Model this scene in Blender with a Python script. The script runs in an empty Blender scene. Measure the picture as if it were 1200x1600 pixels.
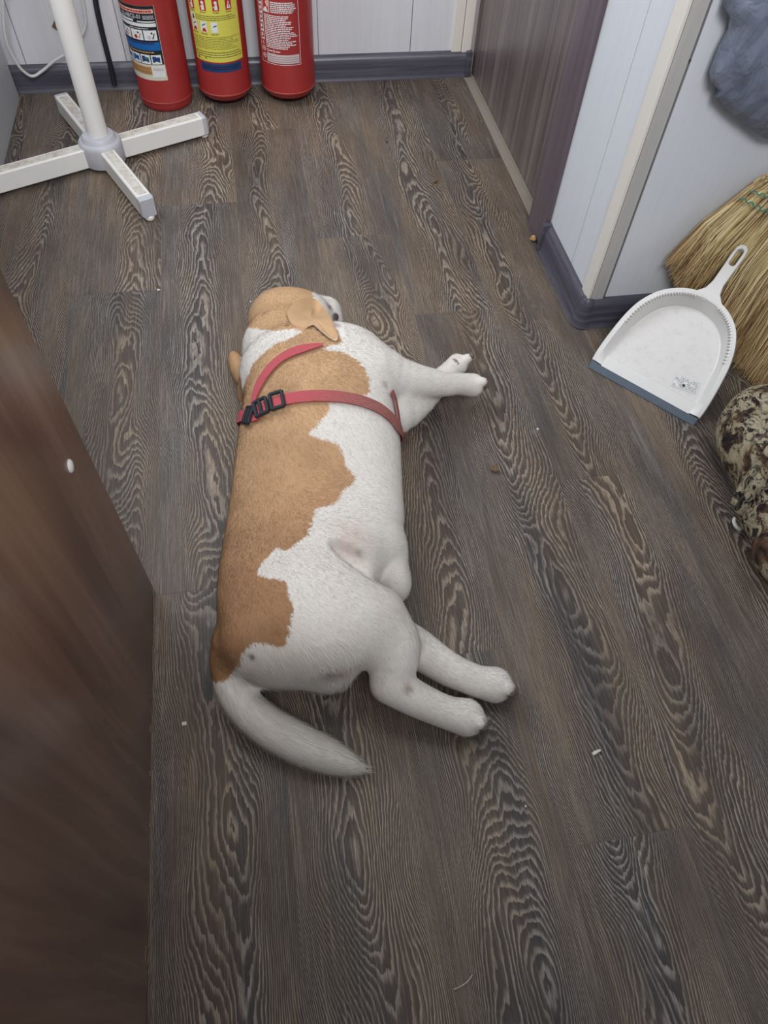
import bpy, bmesh, math, random
import numpy as np
from mathutils import Vector, Matrix
from mathutils.bvhtree import BVHTree

S = bpy.context.scene
COL = S.collection
random.seed(7)
rng = np.random.default_rng(11)

# ------------------------------------------------------------------ camera
CAM_H = 0.95
cam_d = bpy.data.cameras.new('camera')
cam = bpy.data.objects.new('camera', cam_d)
COL.objects.link(cam)
cam.location = (0, 0, CAM_H)
cam.rotation_euler = tuple(math.radians(a) for a in (34.33, -2.283, -9.459))
cam_d.sensor_fit = 'VERTICAL'
cam_d.sensor_height = 24.0
cam_d.lens = 24.0 * 1108.5 / 1600.0
cam_d.clip_start = 0.01
S.camera = cam

# ------------------------------------------------------------------ world + lights + exposure
w = bpy.data.worlds.new('world'); S.world = w; w.use_nodes = True
bg = w.node_tree.nodes['Background']
bg.inputs[0].default_value = (0.82, 0.90, 1.0, 1)
bg.inputs[1].default_value = 0.40

def area(name, loc, target, size, size_y, power, col, spread=180):
    d = bpy.data.lights.new(name, 'AREA'); d.shape = 'RECTANGLE'; d.size = size; d.size_y = size_y
    d.energy = power; d.color = col; d.spread = math.radians(spread)
    o = bpy.data.objects.new(name, d); COL.objects.link(o); o.location = loc
    o.rotation_euler = (Vector(target) - Vector(loc)).to_track_quat('-Z', 'Y').to_euler()
    return o
area('window_light', (-0.90, 1.55, 1.45), (0.60, 1.25, 0.0), 1.0, 0.8, 25, (0.86, 0.93, 1.0))
area('overhead_fill_light', (0.25, 0.95, 2.3), (0.25, 1.4, 0), 0.9, 0.5, 6.5, (1.0, 0.95, 0.88))  # added overhead fill, no ceiling lamp is known here
area('rear_fill_light', (0.15, -0.45, 1.85), (0.0, 1.95, 0.30), 0.9, 0.6, 8.5, (0.96, 0.97, 1.0), 80)  # added fill from the camera side to brighten the far walls, not a window

S.view_settings.view_transform = 'Standard'
S.view_settings.look = 'None'
S.view_settings.gamma = 1
S.view_settings.exposure = 0.0
S.view_settings.use_curve_mapping = False

# ------------------------------------------------------------------ helpers
def rotm(r):
    a, b, c = r
    Rx = np.array([[1,0,0],[0,math.cos(a),-math.sin(a)],[0,math.sin(a),math.cos(a)]])
    Ry = np.array([[math.cos(b),0,math.sin(b)],[0,1,0],[-math.sin(b),0,math.cos(b)]])
    Rz = np.array([[math.cos(c),-math.sin(c),0],[math.sin(c),math.cos(c),0],[0,0,1]])
    return Rz @ Ry @ Rx
RM = rotm([math.radians(a) for a in (34.33, -2.283, -9.459)])
def ray(x, y): return RM @ np.array([x-600.0, 800.0-y, -1108.5])
def W(x, y, z=0.0):
    """survey: the point at real height z that stands at photo pixel x, y"""
    d = ray(x, y); t = (z-CAM_H)/d[2]
    return np.array([0, 0, CAM_H]) + t*d
def WY(x, y, Y):
    d = ray(x, y); t = Y/d[1]
    return np.array([0, 0, CAM_H]) + t*d

def srgb(r, g, b, a=1):
    f = lambda c: ((c/255.0)/12.92 if c/255.0 <= 0.04045 else ((c/255.0+0.055)/1.055)**2.4)
    return (f(r), f(g), f(b), a)

ORG = {}
def thing(name, label, cat, loc=(0,0,0), group=None):
    o = bpy.data.objects.new(name, None); COL.objects.link(o); o.location = loc
    o.empty_display_size = 0.02
    o['label'] = label; o['category'] = cat
    if group: o['group'] = group
    ORG[o.name] = np.array(loc, float)
    return o
def tag(o, label, cat, group=None):
    o['label'] = label; o['category'] = cat
    if group: o['group'] = group
    return o
def obj(name, verts, faces, mats, parent=None, smooth=False, loc=None, mi=None):
    """verts are in world metres; the object's own origin is its parent's origin, or loc"""
    me = bpy.data.meshes.new(name)
    V = np.asarray(verts, float).reshape(-1, 3)
    if parent is not None: o0 = ORG[parent.name]
    else: o0 = np.array(loc, float) if loc is not None else np.zeros(3)
    V = V - o0
    me.from_pydata([tuple(v) for v in V], [], [tuple(int(i) for i in f) for f in faces])
    for m in (mats if isinstance(mats, (list, tuple)) else [mats]): me.materials.append(m)
    if mi is not None: me.polygons.foreach_set('material_index', list(mi))
    if smooth: me.polygons.foreach_set('use_smooth', [True]*len(me.polygons))
    me.update()
    o = bpy.data.objects.new(name, me); COL.objects.link(o)
    if parent is not None: o.parent = parent
    else: o.location = tuple(o0)
    ORG[o.name] = o0
    return o
def struct(o): o['kind'] = 'structure'; return o

class MB:
    def __init__(s): s.v = []; s.f = []; s.m = []
    def add(s, v, f, m=0):
        n = len(s.v); s.v += [tuple(p) for p in v]; s.f += [tuple(i+n for i in q) for q in f]; s.m += [m]*len(f)
    def box(s, a, b, m=0, bev=0.0):
        (x0,y0,z0),(x1,y1,z1) = a, b
        if bev <= 0:
            v = [(x,y,z) for z in (z0,z1) for y in (y0,y1) for x in (x0,x1)]
            s.add(v, [(0,2,3,1),(4,5,7,6),(0,1,5,4),(2,6,7,3),(0,4,6,2),(1,3,7,5)], m); return
        bm = bmesh.new(); bmesh.ops.create_cube(bm, size=1)
        for q in bm.verts: q.co = Vector(((x0+x1)/2+q.co.x*(x1-x0), (y0+y1)/2+q.co.y*(y1-y0), (z0+z1)/2+q.co.z*(z1-z0)))
        bmesh.ops.bevel(bm, geom=bm.edges[:], offset=bev, segments=2, affect='EDGES', profile=0.6)
        bm.verts.index_update(); s.add([q.co[:] for q in bm.verts], [[q.index for q in f.verts] for f in bm.faces], m); bm.free()
    def lathe(s, c, prof, n=48, axis=None, m=0, cap=True):
        """prof: list of (r, h) from bottom to top round axis (default z) at c"""
        c = np.array(c, float)
        ax = np.array(axis if axis is not None else (0,0,1), float); ax /= np.linalg.norm(ax)
        e1 = np.cross(ax, (0,1,0) if abs(ax[1]) < .9 else (1,0,0)); e1 /= np.linalg.norm(e1); e2 = np.cross(ax, e1)
        v = []; f = []
        for r, h in prof:
            for k in range(n):
                a = 2*math.pi*k/n; v.append(c+ax*h+r*(e1*math.cos(a)+e2*math.sin(a)))
        for i in range(len(prof)-1):
            for k in range(n):
                f.append((i*n+k, i*n+(k+1)%n, (i+1)*n+(k+1)%n, (i+1)*n+k))
        if cap: f.append(tuple(range(n-1,-1,-1))); f.append(tuple((len(prof)-1)*n+k for k in range(n)))
        s.add(v, f, m)
    def tube(s, pts, r, n=10, m=0):
        P = [np.array(p, float) for p in pts]; v = []; f = []
        up = np.array((0.13,0.21,1.0)); 
        for i, p in enumerate(P):
            t = P[min(i+1,len(P)-1)]-P[max(i-1,0)]; t /= np.linalg.norm(t)+1e-12
            if i == 0:
                e1 = np.cross(t, up); 
                if np.linalg.norm(e1) < .1: e1 = np.cross(t, (1,0,0))
            else: e1 = e1 - t*(e1@t)
            e1 = e1/np.linalg.norm(e1); e2 = np.cross(t, e1)
            rr = r[i] if hasattr(r, '__len__') else r
            for k in range(n):
                a = 2*math.pi*k/n; v.append(p+rr*(e1*math.cos(a)+e2*math.sin(a)))
        for i in range(len(P)-1):
            for k in range(n): f.append((i*n+k, i*n+(k+1)%n, (i+1)*n+(k+1)%n, (i+1)*n+k))
        f.append(tuple(range(n-1,-1,-1))); f.append(tuple((len(P)-1)*n+k for k in range(n)))
        s.add(v, f, m)
    def obj(s, name, mats, parent=None, smooth=False, loc=None):
        o = obj(name, s.v, s.f, mats, parent, smooth, loc, s.m)
        if smooth: sm(o)
        return o
def sm(o, ang=35):
    me = o.data
    bm = bmesh.new(); bm.from_mesh(me)
    bmesh.ops.recalc_face_normals(bm, faces=bm.faces)
    for e in bm.edges:
        e.smooth = not (len(e.link_faces) == 2 and e.calc_face_angle(0) > math.radians(ang))
    bm.to_mesh(me); bm.free()
    me.polygons.foreach_set('use_smooth', [True]*len(me.polygons))
def catmull(pts, n=8):
    P = [np.array(p, float) for p in pts]; P = [2*P[0]-P[1]] + P + [2*P[-1]-P[-2]]; out = []
    for i in range(1, len(P)-2):
        for k in range(n):
            t = k/n
            out.append(0.5*((2*P[i])+(-P[i-1]+P[i+1])*t+(2*P[i-1]-5*P[i]+4*P[i+1]-P[i+2])*t*t+(-P[i-1]+3*P[i]-3*P[i+1]+P[i+2])*t**3))
    out.append(P[-2]); return out

# ------------------------------------------------------------------ materials
class NT:
    def __init__(s, name, rough=0.6, spec=0.4, metal=0.0):
        s.m = bpy.data.materials.new(name); s.m.use_nodes = True; s.t = s.m.node_tree
        s.b = s.t.nodes['Principled BSDF']
        s.b.inputs['Roughness'].default_value = rough; s.b.inputs['Specular IOR Level'].default_value = spec
        s.b.inputs['Metallic'].default_value = metal
    def n(s, kind, **kw):
        nd = s.t.nodes.new(kind)
        for k, v in kw.items(): setattr(nd, k, v)
        return nd
    def link(s, a, b): s.t.links.new(a, b)
    def inp(s, sock, v):
        if hasattr(v, 'is_linked') or isinstance(v, bpy.types.NodeSocket): s.link(v, sock)
        else: sock.default_value = v
    def math(s, op, a, b=0.0, c=0.0, clamp=False):
        nd = s.n('ShaderNodeMath', operation=op, use_clamp=clamp)
        s.inp(nd.inputs[0], a); s.inp(nd.inputs[1], b); s.inp(nd.inputs[2], c); return nd.outputs[0]
    def mix(s, f, a, b, mode='MIX'):
        nd = s.n('ShaderNodeMix', data_type='RGBA', blend_type=mode)
        s.inp(nd.inputs[0], f); s.inp(nd.inputs[6], a); s.inp(nd.inputs[7], b); return nd.outputs[2]
    def coord(s, out='Object'): return s.n('ShaderNodeTexCoord').outputs[out]
    def mapv(s, vec, scale=(1,1,1), loc=(0,0,0)):
        nd = s.n('ShaderNodeMapping'); s.link(vec, nd.inputs[0]); nd.inputs['Scale'].default_value = scale; nd.inputs['Location'].default_value = loc
        return nd.outputs[0]
    def noise(s, vec, scale=5, detail=2, rough=0.5, dist=0.0):
        nd = s.n('ShaderNodeTexNoise'); s.link(vec, nd.inputs['Vector']); nd.inputs['Scale'].default_value = scale
        nd.inputs['Detail'].default_value = detail; nd.inputs['Roughness'].default_value = rough; nd.inputs['Distortion'].default_value = dist
        return nd.outputs[0]
    def ramp(s, f, stops):
        nd = s.n('ShaderNodeValToRGB'); s.link(f, nd.inputs[0]); cr = nd.color_ramp
        while len(cr.elements) < len(stops): cr.elements.new(0.5)
        for e, (p, c) in zip(cr.elements, stops):
            e.position = p; e.color = c if len(c) == 4 else (*c, 1)
        return nd.outputs[0]
    def bump(s, h, strength=0.2, dist=0.002):
        nd = s.n('ShaderNodeBump'); s.link(h, nd.inputs['Height']); nd.inputs['Strength'].default_value = strength; nd.inputs['Distance'].default_value = dist
        s.link(nd.outputs[0], s.b.inputs['Normal'])
    def col(s, c): s.inp(s.b.inputs['Base Color'], c); return s
def G(v): return (v, v, v, 1)

def flat(name, c, rough=0.6, spec=0.4, nscale=60, amt=0.06, metal=0.0):
    t = NT(name, rough, spec, metal); co = t.coord()
    nz = t.noise(co, nscale, 3)
    dark = tuple(v*(1-amt*2) for v in c[:3])+(1,); lite = tuple(min(1, v*(1+amt)) for v in c[:3])+(1,)
    t.col(t.mix(nz, dark, lite)); return t.m

def plank_material():
    t = NT('limed_oak_plank', 0.5, 0.5)
    co = t.coord()
    at = t.n('ShaderNodeAttribute', attribute_type='OBJECT', attribute_name='grain_seed')
    ac = t.n('ShaderNodeAttribute', attribute_type='OBJECT', attribute_name='grain_centre')
    asl = t.n('ShaderNodeAttribute', attribute_type='OBJECT', attribute_name='grain_slope')
    at2 = t.n('ShaderNodeAttribute', attribute_type='OBJECT', attribute_name='tone')
    seed, cen, slope, tone = at.outputs['Fac'], ac.outputs['Fac'], asl.outputs['Fac'], at2.outputs['Fac']
    sx = t.n('ShaderNodeSeparateXYZ'); t.link(co, sx.inputs[0]); u, v = sx.outputs[0], sx.outputs[1]
    def vec(us, vs, z):
        c = t.n('ShaderNodeCombineXYZ'); t.link(t.math('MULTIPLY', u, us), c.inputs[0]); t.link(t.math('MULTIPLY', v, vs), c.inputs[1])
        t.link(t.math('ADD', seed, z), c.inputs[2]); return c.outputs[0]
    low = t.noise(vec(9, 2.6, 0), 1, 1, 0.45, 0.4)              # big swirls and knots
    mid = t.noise(vec(30, 9, 3), 1, 2, 0.5)
    jag = t.noise(vec(210, 42, 7), 1, 2, 0.6)
    wob = t.math('MULTIPLY', t.math('SUBTRACT', t.noise(vec(0.1, 3.2, 11), 1, 1), 0.5), 0.09)
    du = t.math('ADD', t.math('SUBTRACT', u, cen), wob)
    par = t.math('MULTIPLY', t.math('MULTIPLY', du, du), 3000)
    par = t.math('MINIMUM', par, t.math('ADD', t.math('MULTIPLY', t.math('ABSOLUTE', du), 330), -9.5)) if False else par
    h = t.math('ADD', par, t.math('MULTIPLY', v, slope))
    h = t.math('ADD', h, t.math('MULTIPLY', low, 26))
    h = t.math('ADD', h, t.math('MULTIPLY', mid, 3.2))
    h = t.math('ADD', h, t.math('MULTIPLY', jag, 0.95))
    fr = t.math('FRACT', h)
    # limed early wood: sharp bright edge that fades back to the dark
    line = t.ramp(fr, [(0.0, G(1.0)), (0.10, G(1.0)), (0.26, G(0.60)), (0.42, G(0.10)), (0.90, G(0.0)), (1.0, G(0.8))])
    fib = t.noise(vec(900, 26, 20), 1, 2, 0.6)
    fib2 = t.noise(vec(420, 9, 26), 1, 2, 0.6)
    pores = t.ramp(fib, [(0.30, G(0.30)), (0.62, G(1.0))])
    amp = t.ramp(t.noise(vec(14, 4, 31), 1, 2), [(0.30, G(0.30)), (0.62, G(1.0))])
    ln = t.math('MULTIPLY', t.math('MULTIPLY', line, pores), amp)
    ln = t.math('ADD', ln, t.math('MULTIPLY', t.ramp(fib2, [(0.50, G(0)), (0.75, G(1))]), 0.30), clamp=True)
    patch = t.ramp(t.noise(vec(17, 2.4, 40), 1, 2), [(0.34, G(0)), (0.64, G(1))])
    dark = t.mix(patch, srgb(53, 48, 47), srgb(78, 64, 54))
    lite = t.mix(patch, srgb(162, 151, 141), srgb(168, 149, 127))
    c = t.mix(ln, dark, lite)
    c = t.mix(1.0, c, t.ramp(tone, [(0, G(0.80)), (1, G(1.15))]), 'MULTIPLY')
    # dust and scuffs
    dust = t.ramp(t.noise(vec(22, 22, 60), 1, 4, 0.7), [(0.62, G(0)), (0.8, G(1))])
    c = t.mix(t.math('MULTIPLY', dust, 0.22), c, srgb(150, 142, 132))
    t.col(c)
    t.inp(t.b.inputs['Roughness'], t.math('ADD', 0.42, t.math('MULTIPLY', fib2, 0.25)))
    t.bump(ln, 0.25, 0.0006)
    return t.m

def wood_panel(name, c0, c1, c2, scale=(30, 30, 1.2), rough=0.35, spec=0.5, fine=0.25, bump=0.1):
    t = NT(name, rough, spec); co = t.coord()
    a = t.noise(t.mapv(co, scale), 1, 3, 0.6, 0.3)
    b = t.noise(t.mapv(co, tuple(s*q for s, q in zip(scale, (9, 9, 3)))), 1, 3, 0.6)
    c = t.ramp(a, [(0.3, c0), (0.5, c1), (0.72, c2)])
    c = t.mix(t.math('MULTIPLY', t.ramp(b, [(0.4, G(0)), (0.7, G(1))]), fine), c, c2)
    t.col(c); t.bump(b, bump, 0.0005); return t.m

def white_panel(name, c0, c1):
    t = NT(name, 0.38, 0.45); co = t.coord()
    wv = t.noise(t.mapv(co, (55, 55, 2.0)), 1, 4, 0.65, 0.8)
    fine = t.noise(t.mapv(co, (420, 420, 9)), 1, 2, 0.6)
    f = t.math('MULTIPLY', t.math('ADD', wv, t.math('MULTIPLY', fine, 0.6)), 0.62)
    t.col(t.mix(t.ramp(f, [(0.25, G(0)), (0.75, G(1))]), c0, c1)); t.bump(f, 0.06, 0.0004); return t.m

M = {}
M['plank'] = plank_material()
M['underlay'] = flat('floor_joint', srgb(142, 132, 120), 0.9)
M['wall'] = white_panel('white_wall_panel', srgb(212, 214, 218), srgb(222, 224, 228))
M['wall_back'] = white_panel('back_wall_panel', srgb(208, 208, 212), srgb(222, 222, 226))
M['cream'] = white_panel('cream_trim', srgb(222, 214, 202), srgb(230, 224, 214))
M['greytrim'] = white_panel('grey_trim', srgb(176, 173, 168), srgb(192, 190, 186))
M['base'] = wood_panel('slate_baseboard', srgb(62, 60, 71), srgb(74, 72, 83), srgb(98, 95, 104), (3, 3, 90), 0.33, 0.5)
M['door'] = wood_panel('dark_brown_door', srgb(74, 64, 64), srgb(98, 86, 84), srgb(130, 118, 114), (45, 45, 1.6), 0.30, 0.6, 0.3)
M['jamb'] = wood_panel('dark_brown_jamb', srgb(84, 72, 78), srgb(98, 86, 92), srgb(114, 102, 108), (60, 60, 1.2), 0.35, 0.5, 0.2)
M['desk'] = wood_panel('reddish_brown_laminate', srgb(80, 58, 50), srgb(106, 80, 68), srgb(132, 104, 88), (18, 18, 1.3), 0.26, 0.6, 0.12, 0.03)
M['desk_edge'] = flat('brown_edge_band', srgb(58, 40, 35), 0.4)
M['cabinet'] = white_panel('pale_grey_cabinet', srgb(178, 180, 184), srgb(190, 192, 196))
M['stand'] = flat('white_enamel', srgb(232, 230, 225), 0.4, 0.5, 25, 0.03)
def dirty_stand():
    t = NT('dusty_white_plastic', 0.55); co = t.coord()
    d = t.ramp(t.noise(t.mapv(co, (1,1,1)), 45, 6, 0.75), [(0.36, G(0)), (0.66, G(1))])
    t.col(t.mix(t.math('MULTIPLY', d, 0.7), srgb(222, 218, 210), srgb(158, 140, 118))); return t.m
M['dusty'] = dirty_stand()
M['hub'] = flat('grey_hub_plastic', srgb(190, 190, 196), 0.45)
M['cord_white'] = flat('white_cord', srgb(214, 213, 210), 0.5)
M['black'] = flat('black_plastic', srgb(34, 38, 44), 0.45)
def red_mat():
    t = NT('fire_red_paint', 0.33, 0.5); co = t.coord()
    sc = t.ramp(t.noise(t.mapv(co, (1, 1, 1)), 38, 6, 0.75), [(0.68, G(0)), (0.78, G(1))])
    base = t.mix(t.noise(co, 9, 2), srgb(140, 42, 42), srgb(158, 48, 46))
    t.col(t.mix(t.math('MULTIPLY', sc, 0.25), base, srgb(205, 140, 125))); return t.m
M['red'] = red_mat()
M['weld'] = flat('worn_red_rim', srgb(176, 74, 66), 0.45, 0.4, 90, 0.2)
for k, c in dict(lab_black=(34,34,40), lab_white=(222,222,220), lab_blue=(22,96,164), lab_tan=(170,134,84), lab_cream=(214,206,186), lab_yellow=(214,206,88),
                 lab_red=(178,44,42), lab_navy=(36,62,112), lab_ink=(92,92,50), lab_pink=(224,178,160), lab_grey=(196,186,186), lab_green=(70,120,110)).items():
    M[k] = flat(k, srgb(*c), 0.42, 0.4, 140, 0.05)
M['sticker_ink'] = flat('sticker_ink', srgb(150, 152, 146), 0.5)
def pan_mat():
    t = NT('white_dustpan_plastic', 0.35, 0.5); co = t.coord()
    d = t.ramp(t.noise(co, 60, 8, 0.9), [(0.50, G(0)), (0.70, G(1))])
    t.col(t.mix(t.math('MULTIPLY', d, 0.35), srgb(216, 212, 209), srgb(150, 138, 128))); return t.m
M['pan'] = pan_mat()
M['pan_rim'] = flat('clean_white_plastic', srgb(222, 219, 215), 0.35, 0.5, 30, 0.02)
M['rubber'] = flat('blue_grey_rubber', srgb(96, 106, 118), 0.5, 0.4, 120, 0.1)
M['strap'] = None
def strap_mat():
    t = NT('red_webbing', 0.8, 0.2)
    a = t.n('ShaderNodeAttribute', attribute_name='wear')
    co = t.coord(); wv = t.n('ShaderNodeTexWave'); wv.bands_direction = 'Y'; t.link(co, wv.inputs[0]); wv.inputs['Scale'].default_value = 160
    wv.inputs['Distortion'].default_value = 1.0
    c = t.mix(wv.outputs['Fac'], srgb(166, 66, 76), srgb(200, 98, 104))
    c2 = t.mix(t.noise(co, 300, 3), srgb(122, 70, 66), srgb(168, 112, 104))
    t.col(t.mix(a.outputs['Fac'], c, c2)); t.bump(wv.outputs['Fac'], 0.5, 0.0006); return t.m
M['strap'] = strap_mat()
M['nylon'] = None
def nylon():
    t = NT('dark_blue_nylon', 0.30, 0.6); co = t.coord()
    n1 = t.noise(t.mapv(co, (1.0, 1.0, 0.45)), 26, 4, 0.6, 0.7)
    t.col(t.mix(n1, srgb(66, 73, 90), srgb(152, 160, 178))); cr = t.n('ShaderNodeTexVoronoi', feature='DISTANCE_TO_EDGE'); t.link(t.mapv(t.n('ShaderNodeTexCoord').outputs['Object'], (26, 26, 15)), cr.inputs[0]); cr.inputs['Scale'].default_value = 1.0
    hh = t.math('ADD', n1, t.math('MULTIPLY', cr.outputs[0], 0.9)); t.bump(hh, 0.7, 0.012); return t.m
M['nylon'] = nylon()
def camo():
    t = NT('forest_camouflage_cloth', 0.85, 0.15); co = t.coord()
    big = t.noise(t.mapv(co, (1, 1, 1.6)), 24, 4, 0.6, 1.2)
    c = t.ramp(big, [(0.30, srgb(52, 40, 36)), (0.42, srgb(98, 76, 60)), (0.47, srgb(146, 134, 108)), (0.62, srgb(172, 162, 138)), (0.72, srgb(112, 108, 80))])
    bark = t.ramp(t.noise(t.mapv(co, (110, 60, 50)), 1, 5, 0.72, 1.4), [(0.49, G(0)), (0.55, G(1))])
    where = t.ramp(t.noise(co, 22, 3, 0.6), [(0.36, G(0)), (0.52, G(1))])
    c = t.mix(t.math('MULTIPLY', bark, where), c, srgb(38, 32, 34))
    st = t.n('ShaderNodeTexWave'); t.link(t.mapv(co, (1, 0.4, 1)), st.inputs[0]); st.inputs['Scale'].default_value = 34; st.inputs['Distortion'].default_value = 7; st.inputs['Detail'].default_value = 3
    rust = t.ramp(t.noise(co, 17, 2), [(0.60, G(0)), (0.68, G(1))])
    c = t.mix(t.math('MULTIPLY', rust, 0.9), c, t.mix(st.outputs['Fac'], srgb(40, 29, 28), srgb(98, 70, 54)))
    t.col(c); t.bump(t.noise(co, 300, 2), 0.2, 0.001); return t.m
M['camo'] = camo()
def attr_mat(name, attr, rough, spec, sheen=0.0):
    t = NT(name, rough, spec); a = t.n('ShaderNodeAttribute', attribute_name=attr)
    t.col(a.outputs['Color']); t.b.inputs['Sheen Weight'].default_value = sheen; return t.m
M['coat'] = attr_mat('dog_coat', 'coat', 0.85, 0.15)
M['hair'] = attr_mat('dog_hair', 'coat', 0.75, 0.2)
M['straw'] = attr_mat('broom_straw', 'tint', 0.7, 0.25)
M['teal'] = flat('teal_thread', srgb(60, 150, 130), 0.7)
M['wood'] = wood_panel('pale_handle_wood', srgb(170, 130, 80), srgb(190, 150, 98), srgb(206, 170, 120), (4, 60, 60))
M['crumb'] = flat('brown_crumb', srgb(122, 98, 76), 0.9, 0.2, 300, 0.3)
M['grain'] = flat('pale_grain', srgb(222, 214, 200), 0.8)
M['capwhite'] = flat('white_screw_cap', srgb(222, 218, 212), 0.35)
M['pad'] = flat('dark_paw_pad', srgb(112, 98, 90), 0.7, 0.3, 200, 0.15)
M['nose'] = flat('dark_nose_leather', srgb(88, 70, 70), 0.4, 0.5, 200, 0.2)
M['claw'] = flat('claw_horn', srgb(120, 104, 92), 0.4)
M['earskin'] = flat('pink_ear_skin', srgb(196, 166, 152), 0.7)

# ------------------------------------------------------------------ floor
YB = 2.086                      # back wall
XR = 0.612                      # right wall
YN = 1.035                      # wall that turns off to the right
mb = MB(); mb.box((-1.1, -0.9, -0.03), (2.0, YB+0.05, -0.0005))
floor = struct(mb.obj('floor', M['underlay']))
PW = 0.1652; PL = 0.993; X0 = -0.3795
joint = {-1: 0.80, 0: 0.243, 1: 0.533, 2: 0.841, 3: 0.376, 4: 0.106, 5: 0.656, 6: 0.30, 7: 0.85}
GRAIN = {}                      # (row, index) -> centre, slope
plank_cache = {}
def plank_mesh(L):
    key = round(L, 3)
    if key in plank_cache: return plank_cache[key]
    g = 0.00022; b = 0.0003; z0 = -0.0045
    x0, x1, y0, y1 = g, PW-g, g, L-g
    v = [(x0,y0,z0),(x1,y0,z0),(x1,y1,z0),(x0,y1,z0),(x0,y0,-b),(x1,y0,-b),(x1,y1,-b),(x0,y1,-b),(x0+b,y0+b,0),(x1-b,y0+b,0),(x1-b,y1-b,0),(x0+b,y1-b,0)]
    f = [(8,9,10,11)] + [(i, (i+1)%4, (i+1)%4+4, i+4) for i in range(4)] + [(i+4, (i+1)%4+4, (i+1)%4+8, i+8) for i in range(4)]
    me = bpy.data.meshes.new('plank'); me.from_pydata(v, [], f); me.materials.append(M['plank']); me.update()
    plank_cache[key] = me; return me
pr_ = random.Random(5)
for row in range(-4, 12):
    x = X0 + row*PW
    j = joint.get(row, pr_.uniform(0.05, 0.95))
    ys = [j + k*PL for k in range(-2, 4)]
    ymax = YB if x < XR-0.01 else YN
    cuts = sorted(set([-0.85, ymax+0.0] + [y for y in ys if -0.85 < y < ymax]))
    for a, b in zip(cuts[:-1], cuts[1:]):
        if b-a < 0.02: continue
        o = bpy.data.objects.new('plank', plank_mesh(b-a)); COL.objects.link(o); o.parent = floor
        o.location = (x, a, 0)
        o['grain_seed'] = pr_.uniform(0, 90)
        o['grain_centre'] = pr_.uniform(0.045, 0.12)
        o['grain_slope'] = pr_.choice((-1, 1))*pr_.uniform(14, 34)
        o['tone'] = pr_.uniform(0.15, 0.85)

# ------------------------------------------------------------------ walls
def panel_piece(parent, a, b, mat, bev=0.0016):
    m = MB(); m.box(a, b, 0, bev); return m.obj('wall_panel', mat, parent)
HW = 2.35
mb = MB(); mb.box((-1.1, YB+0.008, 0), (0.75, YB+0.06, HW)); wall_back = struct(mb.obj('wall_back', M['lab_grey']))
xs = [-1.045, -0.795, -0.545, -0.295, -0.045, 0.205, 0.4555, 0.572]
for a, b in zip(xs[:-1], xs[1:]): panel_piece(wall_back, (a+0.0008, YB, 0.0), (b-0.0008, YB+0.009, HW), M['wall_back'])
# cream corner moulding at the end of the back wall
mb = MB(); mb.box((0.570, YB-0.006, 0.058), (0.597, YB+0.004, HW), 0, 0.0015); mb.box((0.5985, YB-0.008, 0.058), (0.6245, YB+0.004, HW), 0, 0.002)
struct(mb.obj('trim_1', M['cream']))
# right wall: short white stretch with its corner post
mb = MB(); mb.box((XR+0.008, YN+0.008, 0), (XR+0.10, 1.30, HW)); wall_right = struct(mb.obj('wall_right', M['lab_grey']))
panel_piece(wall_right, (XR, YN+0.03, 0), (XR+0.009, 1.143, HW), M['wall'])
panel_piece(wall_right, (XR, 1.1445, 0), (XR+0.009, 1.30, HW), M['wall'])
mb = MB(); mb.box((XR+0.009, YN+0.008, 0), (2.05, YN+0.10, HW)); wall_near = struct(mb.obj('wall_right_return', M['lab_grey']))
panel_piece(wall_near, (XR+0.034, YN, 0), (XR+0.30, YN+0.009, HW), M['wall'])
panel_piece(wall_near, (XR+0.3015, YN, 0), (XR+0.70, YN+0.009, HW), M['wall'])
panel_piece(wall_near, (XR+0.7015, YN, 0), (XR+1.40, YN+0.009, HW), M['wall'])
mb = MB(); mb.box((XR-0.004, YN-0.004, 0.056), (XR+0.002, YN+0.030, HW), 0, 0.0015)
struct(mb.obj('trim_2', M['cream']))
mb = MB(); mb.box((XR+0.0025, YN-0.0045, 0.056), (XR+0.0275, YN+0.002, HW), 0, 0.0012)
struct(mb.obj('trim_3', M['greytrim']))
# small nail by the post
mb = MB(); mb.lathe(WY(1078, 94, YN+0.0005), [(0.0014, 0), (0.0014, 0.0012), (0.0004, 0.0018)], 10, axis=(0,-1,0))
tag(mb.obj('nail', M['black'], None, True, tuple(WY(1078, 94, YN))), 'tiny dark nail head in the grey wall beside the corner post', 'nail')

# dark door (flush leaf) and its jamb
mb = MB(); mb.box((0.637, 1.372, 0.003), (0.675, YB, 2.05), 0, 0.001); door = struct(mb.obj('door_1', M['door']))
mb = MB(); mb.box((0.600, 1.285, 0.0), (0.70, 1.378, 2.1), 0, 0.0025); struct(mb.obj('trim_4', M['jamb']))
mb = MB(); mb.box((0.6325, 1.378, 0.0), (0.6372, YB, 0.0022)); struct(mb.obj('trim_5', M['underlay']))

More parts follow.
